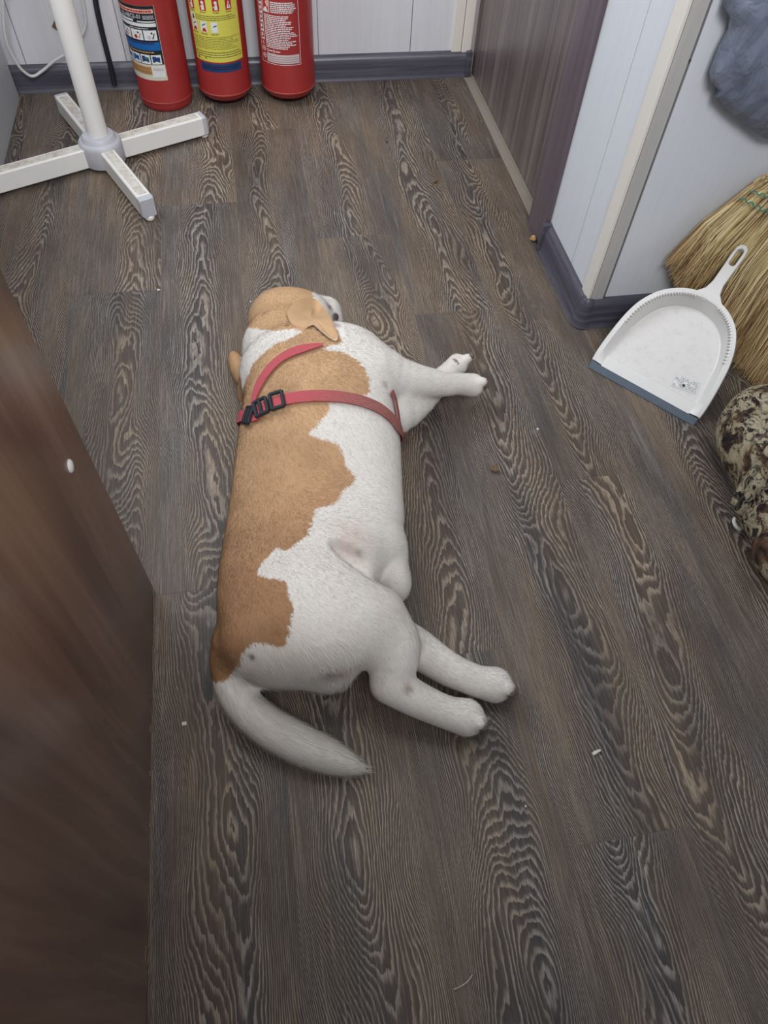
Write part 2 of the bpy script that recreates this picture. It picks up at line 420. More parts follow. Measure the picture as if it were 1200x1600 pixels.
# baseboards
def baseboard(name, p0, p1, nrm, h=0.062, d=0.017, ext=(0, 0)):
    p0 = np.array(p0, float); p1 = np.array(p1, float); n = np.array(nrm, float)
    prof = [(0, 0), (d+0.003, 0), (d+0.0025, 0.0025), (d, 0.006), (d-0.001, 0.012), (d-0.002, h*0.5), (d-0.003, h*0.78), (d-0.006, h*0.9), (0.005, h*0.99), (0.002, h), (0, h)]
    v = []; N = len(prof)
    for p in (p0, p1):
        for a, z in prof: v.append((p[0]+n[0]*a, p[1]+n[1]*a, z))
    f = [(i, (i+1)%N, N+(i+1)%N, N+i) for i in range(N)] + [tuple(range(N)), tuple(range(2*N-1, N-1, -1))]
    o = obj(name, v, f, M['base'], None, False); sm(o, 40); return struct(o)
baseboard('baseboard_back', (-0.60, YB, 0), (0.623, YB, 0), (0, -1))
baseboard('baseboard_right', (XR, YN-0.001, 0), (XR, 1.273, 0), (-1, 0))
baseboard('baseboard_right_return', (XR, YN, 0), (2.0, YN, 0), (0, -1))
# moulded corner and end pieces of the baseboard
mb = MB(); prof = [(0.020, 0.0), (0.0225, 0.003), (0.0205, 0.009), (0.0185, 0.02), (0.0175, 0.045), (0.015, 0.056), (0.009, 0.063), (0.001, 0.065)]
mb.lathe((XR+0.001, YN+0.001, 0), prof, 24); o = mb.obj('trim_6', M['base'], None, True); struct(o)
mb = MB(); mb.box((0.5915, 1.268, 0), (0.6125, 1.283, 0.064), 0, 0.003); struct(mb.obj('trim_7', M['base'], None, True))
mb = MB(); mb.box((0.612, YB-0.021, 0), (0.629, YB-0.001, 0.064), 0, 0.003); struct(mb.obj('trim_8', M['base'], None, True))
# rest of the room, out of the picture
mb = MB(); mb.box((-1.1, -0.9, 0), (2.0, -0.85, HW)); struct(mb.obj('wall_front', M['wall']))
mb = MB(); mb.box((-1.1, -0.9, 0), (-1.05, YB+0.05, HW)); struct(mb.obj('wall_left', M['wall']))

# ------------------------------------------------------------------ furniture at the left
t = thing('cabinet', 'tall glossy reddish-brown wooden cabinet at left, its side towards the dog', 'cabinet', (-0.42, -0.05, 0))
XS = -0.218
bm = bmesh.new(); bmesh.ops.create_cube(bm, size=1)
for q in bm.verts: q.co = Vector((XS-0.008+q.co.x*0.016, -0.10+q.co.y*1.29, 0.363+q.co.z*0.722))
es = [e for e in bm.edges if all(q.co.x > XS-0.001 for q in e.verts) or (all(q.co.y > 0.5 for q in e.verts) and all(q.co.z < 0.1 for q in e.verts))]
bmesh.ops.bevel(bm, geom=es, offset=0.0025, segments=3, affect='EDGES', profile=0.5); bm.verts.index_update()
obj('side_panel', [q.co[:] for q in bm.verts], [[q.index for q in f.verts] for f in bm.faces], M['desk'], t); bm.free()
mb = MB(); mb.box((-0.66, -0.745, 0.002), (-0.644, 0.545, 0.724), 0, 0.001); mb.obj('side_panel', M['desk'], t)
mb = MB(); mb.box((-0.67, -0.76, 0.724), (-0.214, 0.552, 0.748), 0, 0.002); mb.obj('top', M['desk'], t)
mb = MB(); mb.box((-0.642, 0.52, 0.03), (-0.236, 0.536, 0.722), 0, 0.001); mb.obj('back_panel', M['desk'], t)
mb = MB(); mb.lathe((XS-0.0005, 0.485, 0.372), [(0.0072, 0), (0.0072, 0.0014), (0.006, 0.0028), (0.003, 0.0036), (0.0004, 0.0038)], 20, axis=(1, 0, 0.0))
c_ = mb.obj('screw_cap', M['capwhite'], t, True); c_['label'] = 'small white screw cap'
for y0_, z0_, L in ((0.325, 0.010, 0.010), (0.27, 0.008, 0.006), (0.07, 0.012, 0.014), (0.21, 0.004, 0.005)):
    mb = MB(); mb.box((XS-0.0003, y0_, z0_), (XS+0.0003, y0_+L, z0_+0.0012))
    c_ = mb.obj('edge_chip', M['lab_tan'], t); c_['label'] = 'pale chip in the laminate'

t = thing('cupboard', 'pale grey cupboard side at the far left edge beside the back wall', 'cupboard', (-0.78, 1.4, 0))
mb = MB(); mb.box((-0.596, 0.80, 0.0), (-0.578, 2.045, 0.80), 0, 0.0012); mb.obj('side_panel', M['cabinet'], t)
mb = MB(); mb.box((-1.02, 0.80, 0.0), (-1.00, 2.045, 0.80), 0, 0.0012); mb.obj('side_panel', M['cabinet'], t)
mb = MB(); mb.box((-1.03, 0.79, 0.801), (-0.572, 2.05, 0.825), 0, 0.002); mb.obj('top', M['cabinet'], t)
mb = MB(); mb.box((-0.999, 0.82, 0.06), (-0.597, 0.838, 0.80), 0, 0.0012); mb.obj('door', M['cabinet'], t)

# ------------------------------------------------------------------ white floor stand
HB = np.array([-0.345, 1.712, 0])
t = thing('floor_stand', 'white four-legged floor stand with grey hub beside the fire extinguishers', 'stand', tuple(HB))
ang0 = math.radians(24.5)
for k in range(4):
    a = ang0 + k*math.pi/2; d = np.array([math.cos(a), math.sin(a), 0]); n = np.array([-d[1], d[0], 0])
    L = (0.262, 0.262, 0.272, 0.262)[k]
    def P(s_, w_, z_): return HB + d*s_ + n*w_ + np.array([0, 0, z_])
    ztop, zb, hw = 0.052, 0.009, 0.0165
    b = 0.0022
    prof = [(-hw, zb+b), (-hw+b, zb), (hw-b, zb), (hw, zb+b), (hw, ztop-b), (hw-b, ztop), (-hw+b, ztop), (-hw, ztop-b)]
    m_ = MB(); v = [P(s_, w_, z_) for s_ in (0.034, L-0.012) for w_, z_ in prof]
    f = [(i, (i+1)%8, 8+(i+1)%8, 8+i) for i in range(8)] + [tuple(range(8)), tuple(range(15, 7, -1))]
    m_.add(v, f, 0)
    # dusty channel along the top
    v = [P(0.04, -0.010, ztop+0.0002), P(L-0.02, -0.010, ztop+0.0002), P(L-0.02, 0.010, ztop+0.0002), P(0.04, 0.010, ztop+0.0002)]
    v2 = [q+np.array([0, 0, 0.0006]) for q in v]
    m_.add(v+v2, [(0,1,2,3),(4,5,6,7),(0,1,5,4),(1,2,6,5),(2,3,7,6),(3,0,4,7)], 1)
    leg = m_.obj('leg', [M['stand'], M['dusty']], t)
    ce = MB(); v = []
    for s_, sc, dz in ((L-0.0125, 1.03, 0), (L-0.004, 1.03, 0), (L, 0.9, 0.002)):
        for w_, z_ in prof: v.append(P(s_, w_*sc, zb+(z_-zb)*(1.0 if sc > 1 else 0.93)+ (0.0006 if sc > 1 else 0)))
    f = [(8*j+i, 8*j+(i+1)%8, 8*j+8+(i+1)%8, 8*j+8+i) for j in range(2) for i in range(8)] + [tuple(range(8)), tuple(range(23, 15, -1))]
    ce.add(v, f); c_ = ce.obj('end_cap', M['hub'], leg)
    ft = MB(); ft.lathe(P(L-0.008, 0, 0.0), [(0.009, 0), (0.0105, 0.002), (0.0105, 0.007), (0.008, 0.010)], 20); ft.obj('foot', M['stand'], leg, True)
mb = MB(); mb.lathe(HB, [(0.0475, 0.010), (0.0485, 0.012), (0.0485, 0.050), (0.0475, 0.056), (0.045, 0.060), (0.0415, 0.0615), (0.040, 0.0605), (0.0385, 0.0625), (0.0375, 0.067), (0.034, 0.071), (0.029, 0.072), (0.026, 0.072)], 56)
mb.obj('hub', M['hub'], t, True)
mb = MB(); mb.lathe(HB, [(0.0225, 0.069), (0.0225, 1.15), (0.020, 1.155)], 40, axis=(0.012, 0.0, 1)); mb.obj('pole', M['stand'], t, True)

# white cord looping behind the stand, black cord down the wall, scrap on the wall
pts = [WY(3, -60, 2.03)+np.array([0.02, 0, 0.8]), WY(3, -60, 2.03)+np.array([0.0, 0, 0.25]), WY(3, -60, 2.03), WY(4, 0, 2.03), WY(9, 60, 2.03), WY(26, 98, 2.035), WY(40, 114, 2.04), WY(52, 119, 2.045), WY(66, 111, 2.05), WY(84, 96, 2.055), WY(105, 83, 2.06), WY(122, 66, 2.06), WY(134, 40, 2.06), WY(131, 8, 2.06), WY(124, -40, 2.06), WY(110, -120, 2.06), WY(110, -120, 2.06)+np.array([-0.03, -0.02, 0.8])]
mb = MB(); mb.tube(catmull(pts, 8), 0.0034, 10)
tag(mb.obj('power_cord', M['cord_white'], None, True, tuple(pts[0])), 'white power cord looping down behind the white stand pole', 'cord')
pts = [WY(142, -60, 2.075)+np.array([-0.01, 0.003, 0.9]), WY(142, -60, 2.075)+np.array([0, 0.002, 0.3]), WY(142, -60, 2.075), WY(149, 0, 2.066), WY(160, 52, 2.062), WY(172, 100, 2.058), WY(177, 122, 2.057), WY(179, 133, 2.055)]
mb = MB(); mb.tube(catmull(pts, 6), 0.0068, 10)
tag(mb.obj('cable', M['black'], None, True, tuple(pts[0])), 'black cable running down the back wall to the floor', 'cable')
a_ = WY(87, 25, YB-0.001); b_ = WY(81, 42, YB-0.001); c1 = WY(93, 50, YB-0.001); d_ = WY(96, 30, YB-0.001)
v = [a_, b_, c1, d_]; v2 = [p+np.array([0, -0.006, 0])+(np.mean(v, 0)-p)*0.25 for p in v]
o = obj('paper_scrap', v+v2, [(3,2,1,0),(4,5,6,7),(0,1,5,4),(1,2,6,5),(2,3,7,6),(3,0,4,7)], M['crumb'], None, False, tuple(a_))
tag(o, 'small brown wedge stuck on the back wall beside the stand pole', 'scrap')

# ------------------------------------------------------------------ fire extinguishers
def ext_prof(r, dome, h=0.40):
    if dome:
        lo = [(0.012, 0.0), (0.016, 0.001), (0.017, 0.010), (0.03, 0.0105), (r*0.62, 0.0125), (r*0.84, 0.018), (r*0.95, 0.025), (r-0.0008, 0.033), (r+0.0006, 0.0345), (r+0.0006, 0.0365), (r, 0.038)]
    else:
        lo = [(r*0.86, 0.0), (r*0.93, 0.001), (r*0.975, 0.005), (r*0.99, 0.012), (r-0.0008, 0.020), (r+0.0008, 0.0215), (r+0.0008, 0.0235), (r, 0.025)]
    return lo + [(r, h-0.05), (r*0.97, h-0.03), (r*0.85, h-0.012), (r*0.6, h+0.003), (0.02, h+0.01), (0.016, h+0.02)]
def camang(c):      # angle on the cylinder that faces the viewer's side of the room
    return math.atan2(-c[1], -c[0])
def bend(c, r, a, z): return (c[0]+r*math.cos(a), c[1]+r*math.sin(a), z)
class Label:
    """flat print wrapped on a cylinder: s runs left to right in metres as seen, z up"""
    def __init__(s, c, r, a0): s.c = c; s.r = r; s.a0 = a0; s.mb = MB(); s.lv = 0
    def ang(s, x): return s.a0 + x/s.r
    def rect(s, x0, x1, z0, z1, m, lift=1, shear=0.0):
        n = max(1, int(abs(x1-x0)/0.004)); R = s.r+0.00035*lift
        v = []; 
        for i in range(n+1):
            x = x0+(x1-x0)*i/n
            v += [bend(s.c, R, s.ang(x), z0), bend(s.c, R, s.ang(x), z1)]
        s.mb.add(v, [(2*i, 2*i+2, 2*i+3, 2*i+1) for i in range(n)], m)
    def disc(s, x, z, rad, m, lift=2):
        n = 14; R = s.r+0.00035*lift
        s.mb.add([bend(s.c, R, s.ang(x+rad*math.cos(2*math.pi*k/n)), z+rad*math.sin(2*math.pi*k/n)) for k in range(n)], [tuple(range(n))], m)
    def poly(s, pts, m, lift=2):
        R = s.r+0.00035*lift
        s.mb.add([bend(s.c, R, s.ang(x), z) for x, z in pts], [tuple(range(len(pts)))], m)
    def text(s, body, x, z, size, m, lift=3, sx=1.0):
        cu = bpy.data.curves.new('t', 'FONT'); cu.body = body; cu.size = size; cu.resolution_u = 2
        to = bpy.data.objects.new('t', cu); me = bpy.data.meshes.new_from_object(to)
        R = s.r+0.00035*lift
        vs = [bend(s.c, R, s.ang(x+q.co.x*sx), z+q.co.y) for q in me.vertices]
        s.mb.add(vs, [tuple(p.vertices) for p in me.polygons], m)
        bpy.data.objects.remove(to); bpy.data.curves.remove(cu); bpy.data.meshes.remove(me)
    def lines(s, x0, x1, z0, z1, n, m, th=0.45, lift=2, rag=0.3, rr=None):
        rr = rr or random.Random(3)
        for i in range(n):
            z = z1-(z1-z0)*(i+0.5)/n; hh = (z1-z0)/n*th/2
            x = x0; xe = x1-(x1-x0)*rag*rr.random()
            while x < xe:
                L = min(rr.uniform(0.003, 0.010), xe-x); s.rect(x, x+L, z-hh, z+hh, m, lift); x += L+0.0011
EXTS = [((-0.2035, 2.004), 0.0660, False), ((-0.050, 2.004), 0.0665, True), ((0.1150, 2.004), 0.0695, True)]
labs = ['red fire extinguisher with black and blue picture label, nearest the stand', 'red fire extinguisher with large yellow label, middle of the three', 'red fire extinguisher with white printing on red, rightmost of the three']
def pxs(c, r, x, y):
    """(s, z) on the cylinder surface where the photo pixel lands"""
    d = ray(x, y); o = np.array([0, 0, CAM_H]); ox, oy = o[0]-c[0], o[1]-c[1]
    A = d[0]**2+d[1]**2; B = 2*(ox*d[0]+oy*d[1]); C = ox*ox+oy*oy-r*r; D = max(B*B-4*A*C, 0)
    tt = (-B-math.sqrt(D))/(2*A); p = o+d*tt
    a = math.atan2(p[1]-c[1], p[0]-c[0]); return a, p[2]
for i, ((cx, cy), r, dome) in enumerate(EXTS):
    t = thing('fire_extinguisher', labs[i], 'fire extinguisher', (cx, cy, 0), 'red fire extinguishers by the back wall')
    mb = MB(); mb.lathe((cx, cy, 0), ext_prof(r, dome), 64); mb.obj('cylinder', M['red'], t, True)
    zb = 0.0355 if dome else 0.0225
    mb = MB(); mb.lathe((cx, cy, 0), [(r, zb-0.0022), (r+0.0011, zb-0.0012), (r+0.0011, zb+0.001), (r, zb+0.002)], 64, cap=False); mb.obj('rim', M['weld'], t, True)
    mb = MB(); mb.lathe((cx, cy, 0), [(0.017, 0.418), (0.019, 0.42), (0.019, 0.445), (0.014, 0.45), (0.012, 0.47)], 24); mb.obj('valve', M['black'], t, True)
    mb = MB(); mb.box((cx-0.011, cy-0.10, 0.462), (cx+0.011, cy+0.01, 0.468), 0, 0.002); mb.box((cx-0.009, cy-0.11, 0.490), (cx+0.009, cy+0.01, 0.495), 0, 0.002); mb.box((cx-0.008, cy-0.004, 0.455), (cx+0.008, cy+0.01, 0.495), 0, 0.001)
    mb.obj('handle', M['black'], t)
    c = (cx, cy); a0 = -math.pi/2
    L = Label(c, r, a0)
    def sz(x, y):
        a, z = pxs(c, r, x, y); return ((a-a0+math.pi) % (2*math.pi)-math.pi)*r, z
    MATS = [M[k] for k in ('lab_black','lab_white','lab_blue','lab_tan','lab_cream','lab_yellow','lab_red','lab_navy','lab_ink','lab_pink','lab_grey','lab_green')]
    BLK, WHT, BLU, TAN, CRM, YEL, RED, NAV, INK, PNK, GRY, GRN = range(12)
    rr = random.Random(20+i)
    if i == 0:
        zy = lambda y: sz(243, y)[1]
        x1 = (sz(238, 10)[0]+sz(264, 124)[0])/2; x0 = x1-0.135; zt = zy(8)
        L.rect(x0, x1, zy(126), zt, CRM, 1)
        L.rect(x0, x1-0.001, zy(101.5), zt, BLK, 2)
        L.rect(x0+0.012, x1-0.004, zy(20), zy(13.5), PNK, 3)
        L.lines(x0+0.014, x1-0.008, zy(19.5), zy(14), 1, RED, 0.5, 4, 0.0, rr)
        L.text('(\u0437)-ABCE-01', x1-0.092, zy(29), 0.0125, WHT, 3, 0.9)
        L.lines(x1-0.030, x1-0.004, zy(30), zy(23), 3, WHT, 0.4, 3, 0.1, rr)
        L.rect(x0+0.004, x1-0.055, zy(34.5), zy(31), WHT, 3); L.rect(x1-0.045, x1-0.004, zy(34.5), zy(32.5), WHT, 3)
        L.rect(x0+0.004, x1-0.003, zy(41.5), zy(36), WHT, 3)
        L.lines(x1-0.07, x1-0.02, zy(45.5), zy(43.5), 1, WHT, 0.5, 3, 0.1, rr)
        for q in range(4):
            bx = x1-0.003-(q+1)*0.0325; zl, zh = zy(63), zy(47); L.rect(bx, bx+0.030, zl, zh, WHT, 3); hh = zh-zl
            L.disc(bx+0.012, zl+hh*0.3, 0.0042, RED if q != 0 else GRY, 4)
            L.poly([(bx+0.018, zl+hh*.15), (bx+0.024, zl+hh*.7), (bx+0.026, zl+hh*.7), (bx+0.021, zl+hh*.15)], BLK if q == 0 else TAN, 4)
            L.disc(bx+0.019, zh-hh*.28, 0.0022, BLK, 4)
        L.rect(x0, x1-0.003, zy(79), zy(66), BLU, 3); L.rect(x0, x1-0.015, zy(69.5), zy(65.5), NAV, 4)
        L.lines(x0+0.03, x1-0.02, zy(83.5), zy(80.5), 1, TAN, 0.8, 3, 0, rr)
        for q in range(5):
            bx = x1-0.0035-(q+1)*0.0260; zl, zh = zy(100.5), zy(86); hh = zh-zl; L.rect(bx, bx+0.0235, zl, zh, WHT, 3)
            L.poly([(bx+0.003, zh-hh*.15), (bx+0.012, zh-hh*.15), (bx+0.012, zl+hh*.5), (bx+0.020, zl+hh*.5), (bx+0.020, zl+hh*.2), (bx+0.003, zl+hh*.2)], NAV if q != 2 else BLU, 4)
            L.rect(bx+0.011, bx+0.0205, zh-hh*.5, zh-hh*.25, GRN if q % 2 else NAV, 4)
        L.rect(x0+0.004, x1-0.034, zy(117), zy(105), TAN, 3); L.rect(x1-0.034, x1-0.003, zy(121), zy(103.5), WHT, 3)
        L.lines(x1-0.031, x1-0.006, zy(111), zy(106), 2, GRY, 0.8, 4, 0.0, rr)
        L.lines(x0+0.010, x1-0.038, zy(116), zy(106), 2, RED, 0.15, 4, 0.0, rr)
    elif i == 1:
        xL, z0_ = sz(309, 92); xR_, z1_ = sz(379, 86); zt = 0.37
        xa = sz(296, 10)[0]; xa = (xa+xL)/2; xb2 = (xR_+sz(370, 10)[0])/2; zb_ = (z0_+z1_)/2
        L.rect(xa, xb2, zb_, zt, YEL, 1)
        L.rect(xa+0.013, xb2-0.009, zb_-0.023, zb_-0.004, NAV, 1)
        L.lines(xa+0.018, xb2-0.016, zb_-0.018, zb_-0.008, 2, BLK, 0.4, 2, 0.1, rr)
        wd = xb2-xa; z = zb_
        zp = sz(330, 10)[1]
        for q in range(4):
            bx = xa+0.004+q*(wd-0.008)/4
            L.rect(bx, bx+0.0155, zp-0.010, zp+0.014, RED, 2)
            if q < 3:
                L.disc(bx+0.008, zp+0.007, 0.0035, WHT, 3); L.poly([(bx+0.004, zp-0.008), (bx+0.012, zp-0.008), (bx+0.011, zp+0.004), (bx+0.006, zp+0.002)], WHT, 3)
                L.poly([(bx+0.002, zp-0.004), (bx+0.007, zp-0.001), (bx+0.007, zp+0.002), (bx+0.002, zp-0.001)], PNK, 3)
            else: L.poly([(bx+0.0025, zp-0.007), (bx+0.013, zp-0.007), (bx+0.008, zp+0.010)], WHT, 3); L.rect(bx+0.007, bx+0.009, zp-0.004, zp+0.004, RED, 4)
            L.rect(bx, bx+0.0155, zp+0.020, zp+0.044, RED, 2); L.disc(bx+0.008, zp+0.032, 0.007, WHT, 3)
            L.lines(bx, bx+0.0155, zp-0.015, zp-0.012, 1, INK, 0.5, 2, 0.1, rr)
        zf = sz(315, 27)[1]
        L.disc(xa+0.010, zf, 0.007, WHT, 2); L.poly([(xa+0.010, zf-0.007), (xa+0.015, zf-0.004), (xa+0.014, zf+0.004), (xa+0.010, zf+0.002)], BLK, 3)
        L.lines(xa+0.020, xb2-0.004, zf-0.006, zf+0.006, 3, INK, 0.35, 2, 0.15, rr)
        zi = sz(330, 43)[1]
        for q in range(3):
            bx = xa+0.005+q*0.0255; L.rect(bx, bx+0.016, zi-0.011, zi+0.011, WHT, 2)
            if q < 2: L.poly([(bx+0.003, zi-0.010), (bx+0.014, zi-0.010), (bx+0.012, zi-0.003), (bx+0.006, zi-0.002)], RED, 3); L.poly([(bx+0.004, zi+0.001), (bx+0.013, zi+0.006), (bx+0.013, zi+0.008), (bx+0.004, zi+0.003)], BLK, 3)
            else: L.poly([(bx+0.005, zi), (bx+0.014, zi+0.003), (bx+0.014, zi+0.005), (bx+0.005, zi+0.002)], BLK, 3)
            L.lines(bx-0.001, bx+0.017, zi-0.017, zi-0.013, 2, INK, 0.4, 2, 0.2, rr)
        L.lines(xa+0.004, xb2-0.004, z+0.028, zi-0.020, 8, INK, 0.28, 2, 0.2, rr)
        L.lines(xa+0.004, xb2-0.004, z+0.009, z+0.024, 3, INK, 0.34, 2, 0.05, rr)
        L.disc(xa+0.011, z+0.007, 0.0018, BLK, 3); L.disc(xa+0.032, z+0.008, 0.0018, BLK, 3)
    else:
        xL, zL = sz(412, 94); xR_, zR = sz(470, 98); xa = (xL+sz(403, 10)[0])/2; xb2 = (xR_+sz(466, 10)[0])/2; zb_ = zR-0.003
        th = 0.0011
        L.rect(xa, xb2, zb_, zb_+th, WHT, 1); L.rect(xb2-th, xb2, zb_, 0.36, WHT, 1); L.rect(xa, xa+th, zb_, 0.36, WHT, 1)
        zs = sz(411, 60)[1]
        L.rect(xa+0.004, xa+0.0150, zs, 0.35, WHT, 1)
        for q in range(7):
            z_ = zs+0.004+q*0.019; L.rect(xa+0.0055, xa+0.0135, z_, z_+0.014, RED, 2)
            L.poly([(xa+0.006, z_+0.002), (xa+0.012, z_+0.005), (xa+0.0105, z_+0.012), (xa+0.007, z_+0.009)], WHT, 3)
        for q, zz in enumerate((0.006, 0.022)):
            L.disc(xa+0.010, zb_+0.009+zz, 0.006, WHT, 1); L.disc(xa+0.010, zb_+0.009+zz, 0.0045, RED, 2); L.disc(xa+0.010, zb_+0.009+zz, 0.0022, WHT, 3)
        L.lines(xa+0.006, xa+0.014, zb_+0.040, zs-0.003, 4, WHT, 0.5, 1, 0.2, rr)
        L.rect(xa+0.019, xb2-0.004, zb_+0.004, zb_+0.024, GRY, 1)
        for q in range(3): L.rect(xa+0.021, xb2-0.006, zb_+0.008+q*0.005, zb_+0.0087+q*0.005, RED, 2)
        zt = sz(440, 22)[1]
        L.disc(xa+0.023, zb_+0.030, 0.0034, WHT, 1); L.disc(xa+0.023, zb_+0.030, 0.0022, RED, 2); L.disc(xa+0.040, zb_+0.030, 0.0034, WHT, 1); L.disc(xa+0.040, zb_+0.030, 0.0022, RED, 2)
        L.lines(xa+0.028, xa+0.036, zb_+0.028, zb_+0.032, 1, WHT, 0.6, 1, 0, rr); L.lines(xa+0.045, xa+0.056, zb_+0.028, zb_+0.032, 1, WHT, 0.6, 1, 0, rr)
        L.lines(xa+0.019, xb2-0.005, zb_+0.036, zt-0.004, 19, WHT, 0.55, 1, 0.35, rr)
        L.rect(xa+0.018, xa+0.036, zt, zt+0.030, WHT, 1); L.rect(xa+0.0195, xa+0.0345, zt+0.0015, zt+0.0285, RED, 2)
        L.poly([(xa+0.020, zt+0.002), (xa+0.033, zt+0.002), (xa+0.028, zt+0.012), (xa+0.022, zt+0.008)], WHT, 3); L.poly([(xa+0.030, zt+0.012), (xa+0.034, zt+0.012), (xa+0.034, zt+0.026), (xa+0.026, zt+0.022)], PNK, 3)
        L.lines(xa+0.039, xb2-0.005, zt, zt+0.024, 6, WHT, 0.6, 1, 0.2, rr)
        L.rect(xa+0.018, xa+0.036, zt+0.034, zt+0.060, WHT, 1)
    lo = L.mb.obj('label', MATS, t)
    lo['label'] = ['black, white and blue picture label', 'yellow instruction label with blue strip', 'white line print with pictograms'][i]

# ------------------------------------------------------------------ dustpan leaning on the broom
PM = np.array([0.668, 0.836, 0.0045]); PU = np.array([0.6493, -0.7605, 0.0]); PA = np.array([0.644, 0.550, 0.532]); PA = PA-PU*(PA@PU); PA /= np.linalg.norm(PA); PN = np.cross(PU, PA)
def PP(u, v, w_=0.0): return PM + PU*u + PA*v + PN*w_
t = thing('dustpan', 'white plastic dustpan with grey rubber lip leaning against the straw broom', 'dustpan', tuple(PM))
half = [(0.113, 0.004), (0.113, 0.03), (0.1095, 0.07), (0.104, 0.105), (0.094, 0.135), (0.078, 0.162), (0.056, 0.181), (0.030, 0.193), (0.0, 0.198)]
hp = catmull([(a, b, 0) for a, b in half], 5); rim = [(-p[0], p[1]) for p in hp] + [(p[0], p[1]) for p in hp[::-1][1:]]
def inset(poly, d):
    out = []
    for i, p in enumerate(poly):
        q0 = np.array(poly[max(i-1, 0)]); q1 = np.array(poly[min(i+1, len(poly)-1)]); tt = q1-q0; tt = tt/np.linalg.norm(tt)
        out.append((p[0]+tt[1]*d, p[1]-tt[0]*d))
    return out
def hgt(v): return 0.004 + 0.030*min(1, max(0, v/0.13))**0.8      # wall height grows to the back
layers = []
flr = inset(rim, 0.024)
wall_ = [(flr, lambda v: 0.0), (inset(rim, 0.021), lambda v: 0.0015), (inset(rim, 0.017), lambda v: hgt(v)*0.35), (inset(rim, 0.0095), lambda v: hgt(v)*0.97), (inset(rim, 0.0075), hgt), (inset(rim, 0.001), hgt), (rim, lambda v: hgt(v)-0.002), (inset(rim, -0.0005), lambda v: hgt(v)-0.007),
         (inset(rim, 0.0015), lambda v: hgt(v)-0.007), (inset(rim, 0.0085), lambda v: hgt(v)-0.003), (inset(rim, 0.0185), lambda v: hgt(v)*0.3-0.001), (inset(rim, 0.0225), lambda v: -0.0018), (inset(rim, 0.026), lambda v: -0.0022)]
mb = MB(); n = len(rim); v = []
for ly, fn in wall_:
    for j, (a, b) in enumerate(ly):
        b2 = max(b, 0.0); v.append(PP(a, b2, fn(rim[j][1])))
f = []
for i in range(len(wall_)-1):
    for j in range(n-1): f.append((i*n+j, i*n+j+1, (i+1)*n+j+1, (i+1)*n+j))
mb.add(v, f, 1)
mb.add([PP(a, max(b, 0.0), 0.0) for a, b in flr], [tuple(range(n-1, -1, -1))], 0)
mb.add([PP(a, max(b, 0.0), -0.0022) for a, b in inset(rim, 0.026)], [tuple(range(n))], 1)
# step line near the lip
mb.add([PP(-0.092, 0.0, 0.0008), PP(0.092, 0.0, 0.0008), PP(0.092, 0.024, 0.0022), PP(-0.092, 0.024, 0.0022), PP(-0.092, 0.0265, 0.0), PP(0.092, 0.0265, 0.0)], [(0,1,2,3), (3,2,5,4)], 1)
body = mb.obj('pan', [M['pan'], M['pan_rim']], t, True)
# teeth along the rim
mb = MB()
for s_, (j0, j1) in enumerate(((13, 38), (46, 66))):
    inn = inset(rim, 0.0078); inn2 = inset(rim, 0.0138)
    for k in range(26 if s_ == 0 else 20):
        x = j0+(j1-j0)*k/(26 if s_ == 0 else 20); j = int(x); fr = x-j
        if j+1 >= n: continue
        def ip(ar, q): 
            j_ = int(q); fq = q-j_; a = np.array(ar[j_]); b = np.array(ar[min(j_+1, n-1)]); return a+(b-a)*fq
        A_ = ip(inn, x-0.22); B_ = ip(inn, x+0.22); C_ = ip(inn2, x)
        h0 = hgt(ip(rim, x)[1])
        mb.add([PP(*A_, h0+0.001), PP(*B_, h0+0.001), PP(*C_, h0+0.0006), PP(*A_, h0-0.006), PP(*B_, h0-0.006), PP(*C_, h0-0.006)], [(0,1,2),(5,4,3),(0,3,4,1),(1,4,5,2),(2,5,3,0)])
o = mb.obj('comb_teeth', M['pan_rim'], t); o['kind'] = 'stuff'
# handle with a hanging slot
hw = 0.0115; hc = 0.004
outer = [(hc-0.040, 0.186), (hc-0.024, 0.197), (hc-0.0145, 0.208), (hc-0.0105, 0.225), (hc-0.0110, 0.26), (hc-0.0115, 0.285), (hc-0.0105, 0.298), (hc-0.006, 0.3045), (hc, 0.306), (hc+0.006, 0.3045), (hc+0.0105, 0.298), (hc+0.0115, 0.285), (hc+0.0110, 0.26), (hc+0.0105, 0.225), (hc+0.0145, 0.208), (hc+0.024, 0.197), (hc+0.036, 0.186)]
slot = [(hc+0.0058*math.cos(a), (0.292 if math.sin(a) > 0 else 0.268)+0.0058*math.sin(a)) for a in [math.pi*1.5-2*math.pi*k/24 for k in range(24)]]
bm = bmesh.new()
ov = [bm.verts.new(PP(a, b, 0.030)) for a, b in outer]; sv = [bm.verts.new(PP(a, b, 0.030)) for a, b in slot]
oe = [bm.edges.new((ov[i], ov[(i+1)%len(ov)])) for i in range(len(ov))]; se = [bm.edges.new((sv[i], sv[(i+1)%len(sv)])) for i in range(len(sv))]
bmesh.ops.triangle_fill(bm, use_beauty=True, edges=oe+se)
ext_ = bmesh.ops.extrude_face_region(bm, geom=bm.faces[:]); bmesh.ops.translate(bm, vec=Vector(PN*-0.012), verts=[g for g in ext_['geom'] if isinstance(g, bmesh.types.BMVert)])
bmesh.ops.recalc_face_normals(bm, faces=bm.faces); bm.verts.index_update()
o = obj('handle', [q.co[:] for q in bm.verts], [[q.index for q in f_.verts] for f_ in bm.faces], M['pan_rim'], t); bm.free()
bv = o.modifiers.new('bevel', 'BEVEL'); bv.width = 0.0016; bv.segments = 2; bv.limit_method = 'ANGLE'
mb = MB()
